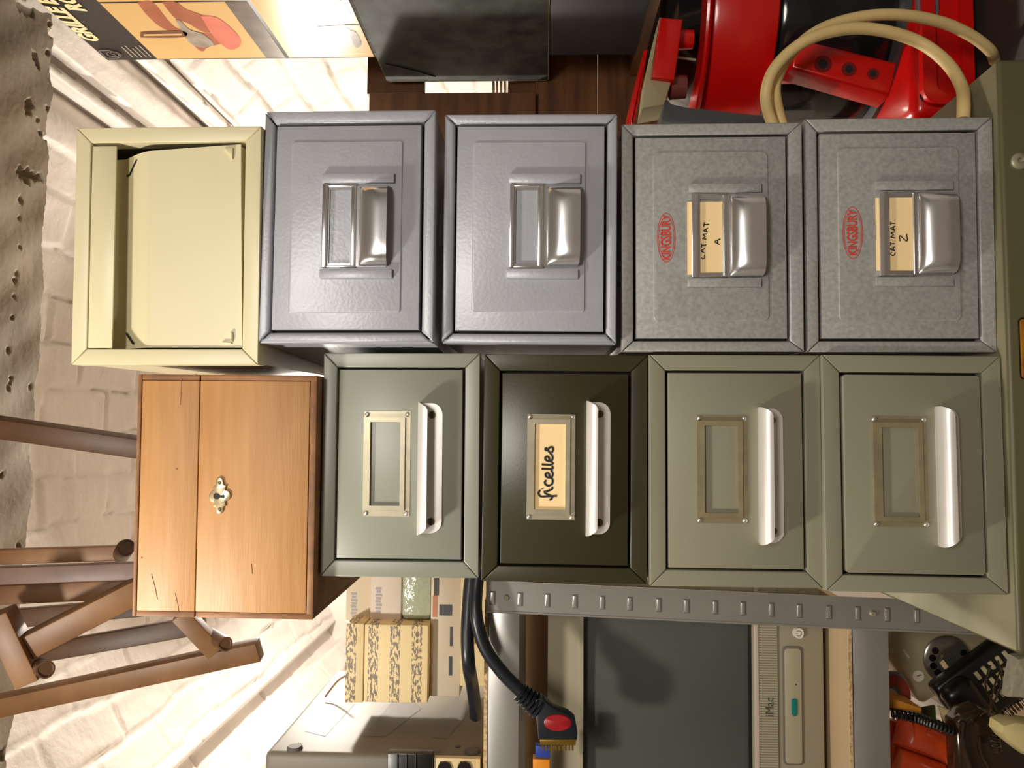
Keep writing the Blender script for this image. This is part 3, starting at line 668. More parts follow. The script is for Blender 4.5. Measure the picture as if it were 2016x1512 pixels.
# ------------------------------------------------------------------ steel shelf unit on the left
YS = 1.10
su = thing('steel_shelf_unit', 'galvanised steel shelf unit with slotted post left of the drawer stacks', 'shelf unit', loc=(-0.6, YS, 0))
IS = su.matrix_basis.inverted()
def sp(name, bm, m, parent=None, smooth=False):
    if parent is None: move(bm, T((0.6, -YS, 0)))
    return obj(name, bm, m, parent or su, smooth)
pa, pb = un(960, 1172, YS), un(1800, 1210, YS)
dirp = (pa-pb).normalized(); pw = 0.040
zb_top = un(957, 1200, YS).z
def xpost(z): return pa.x+(pb.x-pa.x)*(z-pa.z)/(pb.z-pa.z)
xl = -0.90
x0t, x0b = xpost(zb_top), xpost(zb_top)-0.02
def post(xt, xb, y, flange, name='post'):
    b = nbm(); h2 = pw/2
    prism(b, [(xb-h2, 0.0), (xb+h2, 0.0), (xt+h2, zb_top), (xt-h2, zb_top)], y, y+0.0015)
    s_ = -h2 if flange < 0 else h2-0.0015
    prism(b, [(xb+s_, 0.0), (xb+s_+0.0015, 0.0), (xt+s_+0.0015, zb_top), (xt+s_, zb_top)], y, y+0.035)
    cyl(b, (xt+(-h2 if flange < 0 else h2), y+0.0015, zb_top), (xb+(-h2 if flange < 0 else h2), y+0.0015, 0.0), 0.0022, n=10)
    move(b, T((0.6, -YS, 0))); return obj(name, b, M_galv, su, True)
xbt = xpost(0.0)
pst = post(x0t, xbt, YS-0.004, -1)
post(xl, xl, YS-0.004, 1); post(x0t, x0t, YS+0.46, -1); post(xl, xl, YS+0.46, 1)
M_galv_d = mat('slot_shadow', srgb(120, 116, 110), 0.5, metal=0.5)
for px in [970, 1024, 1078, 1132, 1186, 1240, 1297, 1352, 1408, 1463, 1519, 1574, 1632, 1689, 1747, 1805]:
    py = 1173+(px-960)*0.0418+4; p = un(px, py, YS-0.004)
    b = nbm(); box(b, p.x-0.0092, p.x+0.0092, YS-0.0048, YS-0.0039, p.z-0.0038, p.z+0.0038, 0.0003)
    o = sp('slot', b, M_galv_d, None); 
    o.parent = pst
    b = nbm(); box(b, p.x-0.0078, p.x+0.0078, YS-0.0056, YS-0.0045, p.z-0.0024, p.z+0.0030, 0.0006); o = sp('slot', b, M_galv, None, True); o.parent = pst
for px, py in ((997, 1176), (1718, 1208)):
    p = un(px, py, YS-0.004); b = nbm(); cyl(b, (p.x, YS-0.004, p.z), (p.x, YS-0.008, p.z), 0.0042, 0.0032, n=16); o = sp('bolt', b, M_nickel, None, True); o.parent = pst
def shelf_level(z_edge_top, beam_top, beam_bot, nm='shelf_board'):
    b = nbm(); box(b, xl, x0t-0.006, YS+0.002, YS+0.46, z_edge_top-0.010, z_edge_top, 0.0006); o = sp(nm, b, M_shelfboard)
    b = nbm(); box(b, xl, x0t-0.020, YS+0.0008, YS+0.0018, z_edge_top-0.010, z_edge_top-0.0003); e = sp('chipboard_edge', b, M_chip); 
    for yy in (YS, YS+0.455):
        b = nbm(); box(b, xl, x0t-0.0165, yy+0.000, yy+0.0018, beam_bot, beam_top, 0.0006)
        box(b, xl, x0t-0.0165, yy, yy+0.018, beam_top-0.0015, beam_top); sp('beam', b, M_galv, None, True)
z1t, z1b = un(960, 1300, YS).z, un(1022, 1300, YS).z
z2t, z2b = un(1677, 1300, YS).z, un(1750, 1300, YS).z
def shelf(z_top_edge, bt, bb_): shelf_level(z_top_edge, bt, bb_)
shelf(un(953, 1300, YS).z, z1t, z1b); shelf(un(1671, 1300, YS).z, z2t, z2b)
ztop1, ztop2 = un(953, 1300, YS).z, un(1671, 1300, YS).z
ztop3 = H-0.76; shelf(ztop3, ztop3-0.006, ztop3-0.05)
b = nbm(); box(b, xl, x0t-0.02, YS+0.47, YS+0.476, ztop2-0.02, ztop1-0.045); sp('back_panel', b, mat('brown_hardboard', srgb(120, 92, 60), 0.7, var=0.1))

# ------------------------------------------------------------------ office machine standing on its side
def on_side(px, py, x): return unx(px, py, x)
XM = -0.443
M_mach = mat('machine_beige', srgb(206, 194, 162), 0.42, var=0.05, vscale=3)
M_mach_d = mat('machine_base_shaded_grey', srgb(124, 117, 104), 0.55, col2=srgb(110, 102, 88), vscale=3, detail=1)  # grey base, darkened to put this side's shade into its colour
zmt = H+0.383
mc = thing('office_machine', 'beige office machine standing on its side on the top shelf', 'office machine', loc=(XM-0.18, YS+0.02, ztop1))
def mp_(name, bm, m, parent=None, smooth=False): move(bm, T((-(XM-0.18), -(YS+0.02), -ztop1))); return obj(name, bm, m, parent or mc, smooth)
b = nbm(); box(b, XM-0.36, XM-0.03, YS+0.02, YS+0.42, ztop1+0.001, zmt, 0.012, 3); body = mp_('body', b, M_mach, None, True)
b = nbm(); box(b, XM-0.034, XM, YS+0.032, YS+0.42, ztop1+0.001, zmt-0.002, 0.008, 3); mp_('base_plate', b, M_mach_d, None, True)
for (px, py) in ((580.5, 1474), (930, 1481)):
    p = unx(px, py, XM); b = nbm(); cyl(b, (XM-0.001, p.y, p.z), (XM+0.004, p.y, p.z), 0.0115, 0.010, n=24, bev=0.001); mp_('rubber_foot', b, mat('foot_grey', srgb(88, 82, 76), 0.7) if px < 600 else bpy.data.materials['foot_grey'], None, True)
p = unx(901, 1470, XM); b = nbm(); cyl(b, (XM-0.001, p.y, p.z), (XM+0.0006, p.y, p.z), 0.004, n=14); mp_('screw_hole', b, M_blackp)
# embossed darker bands across the base
for (a_, b2_, c_, d_) in (((600, 1440), (660, 1375), (700, 1385), (640, 1450)), ((715, 1450), (790, 1360), (830, 1395), (760, 1450)), ((850, 1452), (900, 1370), (925, 1400), (880, 1455))):
    P3 = [unx(q[0], q[1], XM) for q in (a_, b2_, c_, d_)]; b = nbm(); b.faces.new([b.verts.new((XM+0.0004, q.y, q.z)) for q in P3]); mp_('vent_panel', b, mat('machine_band', srgb(96, 88, 75), 0.55) if a_[0] == 600 else bpy.data.materials['machine_band'])
YF = YS+0.02
P = [un(855, 1489, YF-0.001), un(945, 1600, YF-0.001)]
b = nbm(); box(b, P[1].x, P[0].x, YF-0.006, YF+0.004, P[1].z, P[0].z, 0.001); pl_ = mp_('socket_panel', b, mat('panel_tan', srgb(214, 190, 140), 0.5), None, True)
for px in (875, 914):
    c = un(px, 1512, YF-0.006); b = nbm(); cyl(b, (c.x, YF-0.0055, c.z), (c.x, YF-0.010, c.z), 0.009, n=20, bev=0.001); mp_('knob', b, M_blackp, None, True)
P = [un(766, 1476, YF-0.001), un(852, 1620, YF-0.001)]
b = nbm(); box(b, P[1].x, P[0].x, YF-0.012, YF+0.004, P[1].z, P[0].z, 0.002); dr_ = mp_('drive_bay', b, M_blackp, None, True)
for q in (782, 800, 818):
    a, c = un(q, 1484, YF-0.012), un(q+2, 1600, YF-0.012); b = nbm(); box(b, c.x, a.x, YF-0.0145, YF-0.012, a.z-0.001, a.z+0.0005, 0.0003); mp_('bay_rib', b, M_grey_p)

# ------------------------------------------------------------------ boxes on the top shelf behind the drawers
def spattern(name, col, dark, sc, thr):
    m = bpy.data.materials.new(name); m.use_nodes = True; N = m.node_tree.nodes; L = m.node_tree.links; p = N['Principled BSDF']; p.inputs['Roughness'].default_value = 0.6
    tc = N.new('ShaderNodeTexCoord'); mpp = N.new('ShaderNodeMapping'); mpp.inputs['Scale'].default_value = (sc*0.6, sc*0.6, sc*1.6); L.new(tc.outputs['Object'], mpp.inputs[0])
    n = N.new('ShaderNodeTexNoise'); n.inputs['Scale'].default_value = 1.0; n.inputs['Detail'].default_value = 3; L.new(mpp.outputs[0], n.inputs[0])
    wv = N.new('ShaderNodeTexWave'); wv.bands_direction = 'Z'; wv.inputs['Scale'].default_value = 9.5; wv.inputs['Distortion'].default_value = 0.4; L.new(tc.outputs['Object'], wv.inputs[0])
    g1_ = N.new('ShaderNodeMath'); g1_.operation = 'GREATER_THAN'; g1_.inputs[1].default_value = thr; L.new(n.outputs['Fac'], g1_.inputs[0])
    g2_ = N.new('ShaderNodeMath'); g2_.operation = 'GREATER_THAN'; g2_.inputs[1].default_value = 0.55; L.new(wv.outputs['Fac'], g2_.inputs[0])
    mu = N.new('ShaderNodeMath'); mu.operation = 'MULTIPLY'; L.new(g1_.outputs[0], mu.inputs[0]); L.new(g2_.outputs[0], mu.inputs[1])
    mx = N.new('ShaderNodeMix'); mx.data_type = 'RGBA'; mx.inputs['A'].default_value = col; mx.inputs['B'].default_value = dark; L.new(mu.outputs[0], mx.inputs['Factor']); L.new(mx.outputs['Result'], p.inputs['Base Color']); return m
M_print = spattern('printed_wrapper', srgb(236, 214, 162), srgb(138, 124, 112), 210, 0.5)
YB = 1.26
def bx_thing(name, label, cat, px0, px1, py0, py1, y, dep, m, bev=0.002, smooth=True, base=None, nm='body'):
    a, c = un(px0, py0, y), un(px1, py1, y); x0, x1 = sorted((a.x, c.x)); z0, z1 = sorted((a.z, c.z))
    if base is not None: z0 = base
    t = thing(name, label, cat, loc=((x0+x1)/2, y, z0)); b = nbm(); box(b, -(x1-x0)/2, (x1-x0)/2, 0, dep, 0, z1-z0, bev); o = obj(nm, b, m, t, smooth)
    return t, o, (x1-x0), (z1-z0)
M_carton = mat('cream_carton', srgb(214, 196, 150), 0.6, var=0.05)
M_tape = mat('brown_tape', srgb(150, 118, 66), 0.4)
M_whitebox = mat('white_carton', srgb(226, 212, 196), 0.6, var=0.06)
# bottom of the pile
t1, _, w1, h1 = bx_thing('carton', 'cream carton with brown tape standing on the top shelf, lowest of its pile', 'box', 908, 957, 1040, 1352, YB-0.02, 0.20, M_carton, base=ztop1+0.0005)
p0, p1 = un(918, 1165, YB-0.02), un(938, 1268, YB-0.02); c = t1.location
b = nbm(); box(b, p1.x-c.x, p0.x-c.x, -0.0006, 0, p1.z-c.z, p0.z-c.z); obj('tape', b, M_tape, t1)
zz1 = t1.location.z+h1
t2, _, w2, h2 = bx_thing('white_appliance', 'flat off-white appliance with dark slots lying on the cream carton', 'appliance', 850, 908, 1040, 1372, YB-0.01, 0.20, mat('appliance_white', srgb(200, 186, 164), 0.4, var=0.04), base=zz1+0.0004)
c = t2.location
for (a0, a1, c0, c1) in ((886, 891, 1234, 1272), (884, 890, 1292, 1330)):
    p0, p1 = un(a0, c0, YB-0.01), un(a1, c1, YB-0.01); b = nbm(); box(b, p1.x-c.x, p0.x-c.x, -0.0006, 0.001, p1.z-c.z, p0.z-c.z); obj('slot', b, M_grey_p, t2)
for (a0, a1, c0, c1, mm) in ((855, 864, 1138, 1172, M_grey_p), (852, 861, 1172, 1215, mat('orange_label', srgb(190, 130, 96), 0.6)), (865, 890, 1190, 1212, M_grey_p)):
    p0, p1 = un(a0, c0, YB-0.01), un(a1, c1, YB-0.01); b = nbm(); box(b, p1.x-c.x, p0.x-c.x, -0.0005, 0.001, p1.z-c.z, p0.z-c.z, 0.0); obj('sticker', b, mm, t2)
zz2 = t2.location.z+h2
t3, _, w3, h3 = bx_thing('printed_box', 'cream lidded box with rows of small grey print beside the machine', 'box', 718, 837, 1229, 1385, YB-0.03, 0.12, M_print, base=zz2+0.0004, nm='body')
p0, p1 = un(684, 1229, YB-0.03), un(716.5, 1385, YB-0.03); c = t3.location
b = nbm(); box(b, -w3/2-0.001, w3/2+0.001, -0.001, 0.121, h3+0.0008, h3+0.0008+(p0.z-p1.z), 0.0015); obj('lid', b, M_print, t3, True)
t4, _, w4, h4 = bx_thing('bubble_wrapped_pack', 'greenish bubble-wrapped pack right of the printed box, under the white carton', 'package', 792, 846, 1040, 1222, YB+0.0, 0.16, mat('bubble_wrap', srgb(178, 186, 160), 0.15, bump=0.8, bscale=90, dist=0.003, spec=0.8), 0.008, base=zz2+0.0004)
zz4 = t4.location.z+h4
t5, _, w5, h5 = bx_thing('white_carton', 'small white carton lying on the bubble-wrapped pack', 'box', 731, 791, 1040, 1224, YB+0.005, 0.16, M_whitebox, 0.003, base=zz4+0.0004)
t6, _, w6, h6 = bx_thing('white_carton', 'pale carton with faint print topmost of the pile behind the wooden box', 'box', 684, 730, 1040, 1222, YB+0.02, 0.16, mat('pale_carton', srgb(222, 208, 180), 0.6, var=0.05), 0.002, base=t5.location.z+h5+0.0004)
for (t_, px0, px1, py, sc_) in ((t6, 690, 702, 1190, 0.02), (t5, 741, 748, 1180, 0.02)):
    c = t_.location; p = un((px0+px1)/2, py, c.y)
    b = nbm()
    for i in range(8): box(b, p.x-c.x-0.02+i*0.005, p.x-c.x-0.0165+i*0.005, -0.0004, 0, p.z-c.z-0.004-0.001*(i % 3), p.z-c.z+0.003+0.001*(i % 2))
    o = obj('print', b, mat('faint_print', srgb(176, 172, 176), 0.7) if t_ is t6 else bpy.data.materials['faint_print'], t_); o['kind'] = 'stuff'
pth = smooth_path([unx(640, 1372, XM+0.006), un(655, 1352, 1.36), un(668, 1338, 1.36), un(683, 1329, 1.35)])
cdt = obj('thin_cable', tube(nbm(), [Vector((max(q.x, XM+0.004), q.y, q.z)) for q in pth], 0.0016, 8), mat('tan_cable', srgb(150, 122, 84), 0.5), smooth=True)
tag(cdt, 'thin tan cable running from the machine to the printed box', 'cable')

# ------------------------------------------------------------------ wooden rack standing on the machine
rk = thing('wooden_rack', 'slatted wooden folding rack with dowel pegs standing on the machine', 'rack', loc=(-0.42, 1.14, zmt))
RKI = T((0.42, -1.14, -zmt))
def bar(name, p0, p1, wpx, y0, y1, th, m, roll=0.0, extra=0.0):
    a, c = un(*p0, y0), un(*p1, y1); X = (c-a); L_ = X.length; X.normalize(); Yv = Vector((0, 1, 0)); Yv = (Yv-Yv.dot(X)*X).normalized(); Z = X.cross(Yv)
    Mx = Matrix(((X.x, Yv.x, Z.x, a.x), (X.y, Yv.y, Z.y, a.y), (X.z, Yv.z, Z.z, a.z), (0, 0, 0, 1)))@Matrix.Rotation(roll, 4, 'X')
    wv = wpx/F*(y0+y1)/2; b = nbm(); box(b, 0, L_, 0, th, -wv/2, wv/2, 0.002, 2); move(b, RKI@Mx); return obj(name, b, m, rk, True)
def dowel(p0, p1, rpx, y0, y1, m):
    a, c = un(*p0, y0), un(*p1, y1); b = nbm(); cyl(b, a, c, rpx/F*y0, n=24, bev=0.002); move(b, RKI); return obj('dowel', b, m, rk, True)
bar('leg', (-25, 843), (290, 888), 42, 1.12, 1.15, 0.02, M_slat2, 0.3)
bar('slat', (-25, 1098), (236, 1090), 30, 1.10, 1.12, 0.018, M_slat)
dowel((246, 1078), (240, 1092), 17, 1.09, 1.13, M_slat2)
bar('slat', (-25, 1136), (300, 1124), 34, 1.02, 1.04, 0.02, M_slat3)
bar('slat', (-25, 1174), (300, 1158), 38, 1.06, 1.08, 0.02, M_slat)
bar('slat', (-25, 1224), (290, 1196), 36, 1.13, 1.15, 0.018, M_slat2)
bar('brace', (18, 1296), (285, 1160), 50, 1.00, 1.03, 0.022, M_slat, 0.35)
bar('slat', (70, 1289), (400, 1231), 36, 1.13, 1.15, 0.018, M_slat2)
gl = bar('leg', (-25, 1401), (508, 1286), 40, 1.13, 1.14, 0.022, M_slat, 0.25)
bar('joint_block', (352, 1212), (424, 1288), 34, 1.08, 1.10, 0.03, M_slat, -0.2)
dowel((442, 1268), (415, 1250), 14, 1.07, 1.14, M_slat2)
bar('joint_block', (-12, 1215), (52, 1350), 46, 0.98, 1.00, 0.035, M_slat, -0.2)
dowel((88, 1318), (50, 1300), 17, 0.99, 1.10, M_slat2)
bar('slat', (-25, 1236), (60, 1290), 40, 0.99, 1.02, 0.02, M_slat3)

# ------------------------------------------------------------------ desktop computer on the lower shelf
YI = 1.165
M_imac = mat('computer_beige', srgb(166, 158, 134), 0.4, var=0.03)
M_imac2 = mat('computer_grey', srgb(146, 138, 117), 0.45)
zi0 = ztop2+0.001; cxI = -0.39
im = thing('desktop_computer', 'beige all-in-one desktop computer with dark screen on the lower steel shelf', 'computer', loc=(cxI, YI, zi0))
def ip(name, bm, m, smooth=False, parent=None): move(bm, T((-cxI, -YI, -zi0))); return obj(name, bm, m, parent or im, smooth)
def rI(px0, px1, py0, py1, y=YI):
    a, c = un(px0, py0, y), un(px1, py1, y); return min(a.x, c.x), max(a.x, c.x), min(a.z, c.z), max(a.z, c.z)
X0, X1, Z1t = cxI-0.19, cxI+0.19, un(1078, 1400, YI).z; sx0, sx1, sz0, sz1 = rI(1150, 1482, 1192, 1575)
b = nbm()
ring_plate(b, (X0, X1, un(1484, 1400, YI).z, Z1t), (sx0-0.004, sx1+0.004, sz0-0.003, sz1+0.003), YI, YI+0.03)
bez = ip('screen_bezel', b, M_imac)
b = nbm(); ring_plate(b, (sx0-0.008, sx1+0.008, sz0-0.0065, sz1+0.0065), (sx0-0.001, sx1+0.001, sz0-0.001, sz1+0.001), YI-0.002, YI+0.012); ip('screen_rim', b, M_imac, parent=None)
b = nbm(); ring_plate(b, (sx0-0.002, sx1+0.002, sz0-0.006, sz1+0.0015), (sx0+0.001, sx1-0.001, sz0+0.001, sz1-0.001), YI+0.004, YI+0.016); ip('screen_gasket', b, M_blackp)
V, _, Fc = grid_mesh(17, 13, lambda u, v: (sx0+(sx1-sx0)*u-cxI, 0.018-0.012*(1-(2*u-1)**2)*(1-(2*v-1)**2), sz0+(sz1-sz0)*v-zi0))
obj('screen', (V, [], Fc), mat('crt_glass', srgb(84, 88, 83), 0.2, var=0.1, vscale=4), im, True)
# ribbed speaker strip below the screen
r0, r1, q0, q1 = X0, X1, un(1532, 1400, YI).z, un(1484, 1400, YI).z
b = nbm(); box(b, r0, r1, YI-0.001, YI+0.02, q0, q1); o = ip('speaker_strip', b, M_imac2)
b = nbm(); n = 110; xs_ = np.linspace(r0, r1, n+1)
zr0, zr1 = un(1531, 1400, YI).z, un(1494, 1400, YI).z
for i in range(n): box(b, xs_[i], xs_[i]+(xs_[1]-xs_[0])*0.55, YI-0.0022, YI-0.001, zr0, zr1)
ip('speaker_rib', b, M_imac)['kind'] = 'stuff'
b = nbm(); box(b, r0, r1, YI-0.003, YI, un(1494, 1400, YI).z, un(1485, 1400, YI).z, 0.001); ip('bezel_lip', b, mat('lip_pinkish', srgb(190, 176, 158), 0.4), True)
p = un(1515.5, 1392, YI-0.0024); tb = text_bm('iMac', 0.0165, 0.0001, sx=0.86); move(tb, T((p.x, YI-0.0026, p.z))); ip('lettering', tb, mat('lettering_grey', srgb(70, 66, 60), 0.5))
# chin with disc slot
b = nbm(); prism(b, [(X0+0.004, zi0+0.020), (X0+0.03, zi0+0.009), (X1-0.03, zi0+0.009), (X1-0.004, zi0+0.020), (X1, un(1532, 1400, YI).z), (X0, un(1532, 1400, YI).z)], YI+0.001, YI+0.16, 0.003); ip('chin', b, M_imac2, True)
r = rI(1540, 1583, 1272, 1507, YI); b = nbm(); prism(b, rrect(r[0], r[1], r[2], r[3], 0.006), YI-0.001, YI+0.004, 0.001); ip('tray_recess', b, mat('recess_line', srgb(104, 98, 84), 0.5), True)
r = (r[0]+0.0025, r[1]-0.0025, r[2]+0.0025, r[3]-0.0025); b = nbm(); prism(b, rrect(*r, 0.005), YI-0.0025, YI+0.002, 0.0012); ip('disc_tray', b, M_imac, True)
r = rI(1557, 1568, 1374, 1408, YI); b = nbm(); prism(b, rrect(*r, 0.0030), YI-0.0045, YI, 0.0003); ip('eject_button', b, mat('teal_plastic', srgb(20, 116, 110), 0.3), True)
p = un(1566, 1347, YI); b = nbm(); cyl(b, (p.x, YI-0.003, p.z), (p.x, YI, p.z), 0.001, n=8); ip('pin_hole', b, M_dark)
p = un(1570.6, 1245.6, YI); b = nbm(); cyl(b, (p.x, YI-0.004, p.z), (p.x, YI+0.002, p.z), 0.0072, n=28, bev=0.001); pb_ = ip('power_button', b, mat('button_white', srgb(222, 216, 198), 0.4), True)
b = nbm(); c0 = Vector((p.x-cxI, 0, p.z-zi0)); tube(b, [c0+Vector((0.0036*math.sin(a), -0.0042, 0.0036*math.cos(a))) for a in [math.radians(35+290*i/20) for i in range(21)]], 0.00045, 5); tube(b, [c0+Vector((0, -0.0042, 0.001)), c0+Vector((0, -0.0042, 0.0046))], 0.00045, 5); obj('power_symbol', b, M_grey_p, pb_)
for fx in (X0+0.06, X1-0.06):
    for fy in (YI+0.03, YI+0.14):
        b = nbm(); cyl(b, (fx, fy, zi0), (fx, fy, zi0+0.012), 0.012, n=20); ip('rubber_foot', b, M_blackp, True)
# rear shell
b = nbm()
ra = [(X0, Z1t), (X1, Z1t), (X1, zi0+0.03), (X0, zi0+0.03)]; rb = [(X0+0.07, Z1t-0.05), (X1-0.07, Z1t-0.05), (X1-0.07, zi0+0.05), (X0+0.07, zi0+0.05)]
va = [b.verts.new((p_[0], YI+0.028, p_[1])) for p_ in ra]; vb_ = [b.verts.new((p_[0], YI+0.36, p_[1])) for p_ in rb]
for i in range(4): b.faces.new((va[i], va[(i+1) % 4], vb_[(i+1) % 4], vb_[i]))
b.faces.new(vb_); b.faces.new(va[::-1]); ip('rear_shell', b, M_imac2)

# ------------------------------------------------------------------ thick black cable with scart plug
YC = 1.06
pc = smooth_path([un(944, 1120, 1.075), un(938, 1160, YC+.01), un(938, 1215, YC), un(955, 1275, YC), un(990, 1325, YC), un(1022, 1358, YC), un(1045, 1385, YC)], 8)
sc_t = thing('scart_cable', 'thick black cable with black plug, red oval and gilt pins hanging before the computer', 'cable', loc=tuple(un(1095, 1430, YC)))
MS = sc_t.matrix_basis.inverted()
def scp(name, b, m, smooth=True, parent=None): move(b, MS); return obj(name, b, m, parent or sc_t, smooth)
scp('cord', tube(nbm(), pc, 0.0085, 14), M_black)
pc2 = smooth_path([un(930, 1120, 1.085), un(924, 1170, YC+.02), un(920, 1250, YC+.01), un(923, 1310, YC+.01), un(929, 1345, YC+.05), un(934, 1380, 1.13), un(937, 1410, 1.15)], 8)
scp('cord_loop', tube(nbm(), pc2, 0.0088, 14), M_black)
b = nbm()
for i in range(6):
    a, c = un(1022+i*7, 1362+i*5.5, YC), un(1026+i*7, 1365+i*5.5, YC); cyl(b, a, c, 0.0115+0.0006*i, n=16, bev=0.001)
scp('strain_relief', b, M_black)
b = nbm(); pixprism(b, [(1052, 1378), (1066, 1374), (1088, 1393), (1120, 1407), (1132, 1418), (1137, 1445), (1136, 1458), (1060, 1456), (1056, 1420)], YC-0.010, 0.020, 0.003); pg = scp('plug_shell', b, M_black)
c = un(1098, 1423, YC-0.0105); b = nbm(); lathe(b, [(0.0175, 0), (0.016, 0.0010), (0.0004, 0.0014)], 32); move(b, T(c)@Matrix.Rotation(math.radians(90), 4, 'X')@Matrix.Rotation(0.0, 4, 'Z')@Matrix.Diagonal((0.60, 1.0, 1, 1))@Matrix.Identity(4))
scp('red_oval', b, mat('red_rubber', srgb(150, 16, 24), 0.4), True)
b = nbm(); pixprism(b, [(1062, 1456), (1135, 1456), (1133, 1468), (1064, 1467)], YC-0.008, 0.016, 0.001)
scp('connector', b, mat('gilt', srgb(176, 140, 60), 0.3, metal=0.9), True)
b = nbm()
for i in range(10): a = un(1068+i*6.6, 1467, YC-0.004); box(b, a.x-0.006, a.x, YC-0.006, YC-0.004, a.z-0.0012, a.z+0.0012)
scp('pins', b, bpy.data.materials['gilt'], False)['kind'] = 'stuff'
a = un(1056, 1474, 1.09)
t7 = thing('plug_tip', 'blue and orange plastic plug hanging under the gilt pins', 'plug', loc=tuple(a)); MI = t7.matrix_basis.inverted()
b = nbm(); pixprism(b, [(1054, 1468), (1084, 1472), (1082, 1494), (1054, 1492)], 1.085, 0.012, 0.002); move(b, MI); obj('blue_cap', b, mat('blue_plastic', srgb(40, 66, 150), 0.4), t7, True)
b = nbm(); pixprism(b, [(1049, 1494), (1083, 1496), (1082, 1540), (1049, 1540)], 1.083, 0.016, 0.002); move(b, MI); obj('orange_body', b, mat('orange_plastic', srgb(222, 140, 26), 0.45), t7, True)

# ------------------------------------------------------------------ telephones piled under the shelf
M_ph = mat('phone_grey_beige', srgb(176, 166, 132), 0.4, var=0.04)
t8 = thing('rotary_telephone', 'grey-beige rotary dial telephone tilted in the pile under the shelf', 'telephone', mw=pframe((1751, 1274), (1824, 1378), 1.26))
b = nbm(); box(b, -0.015, 0.098, 0, 0.06, -0.01, 0.15, 0.010, 3); obj('body', b, M_ph, t8, True)
ML = t8.matrix_world.copy(); dcx, dcz = 0.0616, 0.0600
b = nbm(); lathe(b, [(0.036, 0), (0.036, 0.003), (0.033, 0.005), (0.014, 0.0055), (0.012, 0.008), (0.0004, 0.0085)], 40); move(b, T((dcx, -0.001, dcz))@Matrix.Rotation(math.radians(90), 4, 'X')); dl = obj('dial', b, mat('dial_metal', srgb(150, 146, 134), 0.25, metal=0.8), t8, True)
for i in range(10):
    a = math.radians(200+i*27); b = nbm(); cyl(b, (dcx+0.0245*math.cos(a), -0.0058, dcz+0.0245*math.sin(a)), (dcx+0.0245*math.cos(a), -0.0068, dcz+0.0245*math.sin(a)), 0.0052, n=18); obj('finger_hole', b, M_blackp, dl, True)
b = nbm(); box(b, dcx-0.007, dcx+0.010, -0.0105, -0.0085, dcz-0.014, dcz-0.007, 0.0004); obj('label_card', b, M_card, dl)
b = nbm(); lathe(b, [(0.0085, 0), (0.008, 0.001), (0.0004, 0.001)], 24); move(b, T((0.058, -0.0006, 0.0105))@Matrix.Rotation(math.radians(90), 4, 'X')); dk_ = obj('badge', b, mat('badge_white', srgb(236, 228, 206), 0.5), t8, True)
b = nbm(); tube(b, [(0.056, -0.0018, 0.008), (0.0585, -0.0018, 0.015), (0.056, -0.0018, 0.013)], 0.0006, 5); obj('numeral', b, M_ink, dk_)
b = nbm()
for i in range(6): box(b, 0.015+i*0.0025, 0.0168+i*0.0025, -0.0006, 0.0, 0.013, 0.0165)
obj('tiny_print', b, mat('print_white', srgb(232, 226, 210), 0.5), t8)['kind'] = 'stuff'
t9 = thing('keypad_telephone', 'black keypad telephone lying slanted against the rotary one', 'telephone', mw=pframe((1838, 1356), (1958, 1268), 1.205))
b = nbm(); box(b, 0, 0.14, 0, 0.03, -0.085, 0, 0.008, 3); obj('body', b, M_blackp, t9, True)
b = nbm(); box(b, 0.0, 0.048, -0.022, 0.012, -0.078, -0.004, 0.014, 4); obj('earpiece', b, M_blackp, t9, True)
MK = mat('key_cream', srgb(176, 166, 128), 0.5)
for i in range(5):
    for j in range(3):
        b = nbm(); box(b, 0.058+i*0.0125, 0.064+i*0.0125, -0.004, 0, -0.026-j*0.019, -0.014-j*0.019, 0.001); obj('key', b, MK, t9, True)
b = nbm(); tube(b, smooth_path([Vector((0.0, -0.006, -0.05)), Vector((-0.03, -0.008, -0.053)), Vector((-0.045, -0.010, -0.055))]), 0.0035, 8); obj('aerial', b, M_blackp, t9, True)
t10 = thing('brown_telephone', 'glossy dark brown telephone with coiled cord at the corner of the pile', 'telephone', loc=tuple(un(1940, 1500, 1.115))); MI = t10.matrix_basis.inverted()
b = nbm(); pixprism(b, [(1882, 1425), (1898, 1405), (1930, 1394), (1962, 1408), (1990, 1440), (2030, 1490), (2060, 1560), (2050, 1640), (1895, 1640), (1886, 1500)], 1.115, 0.03, 0.012, 4); move(b, MI)
M_brn = mat('brown_gloss', srgb(46, 32, 20), 0.15, coat=0.5); obj('body', b, M_brn, t10, True)
ax_ = smooth_path([un(2040, 1372, 1.09), un(2000, 1392, 1.09), un(1972, 1415, 1.09), un(1960, 1450, 1.10), un(1962, 1478, 1.10)], 40); pts = []
for i, q in enumerate(ax_):
    tdir = (ax_[min(i+1, len(ax_)-1)]-ax_[max(i-1, 0)]).normalized(); n1_ = Vector((0, 1, 0)); n2_ = tdir.cross(n1_).normalized(); a = i*0.85; pts.append(q+n1_*0.0055*math.cos(a)+n2_*0.0055*math.sin(a))
b = tube(nbm(), pts, 0.0014, 6); move(b, MI); obj('coiled_cord', b, M_brn, t10, True)
b = nbm(); tube(b, smooth_path([un(1896, 1420, 1.112), un(1894, 1460, 1.112), un(1905, 1500, 1.112), un(1918, 1540, 1.112)]), 0.004, 8); tube(b, smooth_path([un(1928, 1450, 1.113), un(1930, 1480, 1.113), un(1945, 1510, 1.113)]), 0.002, 8); move(b, MI); obj('edge_moulding', b, M_brn, t10, True)
t11 = thing('telephone_handset', 'orange-red telephone receiver at the left end of the pile', 'telephone', loc=tuple(un(1800, 1460, 1.13))); MI = t11.matrix_basis.inverted()
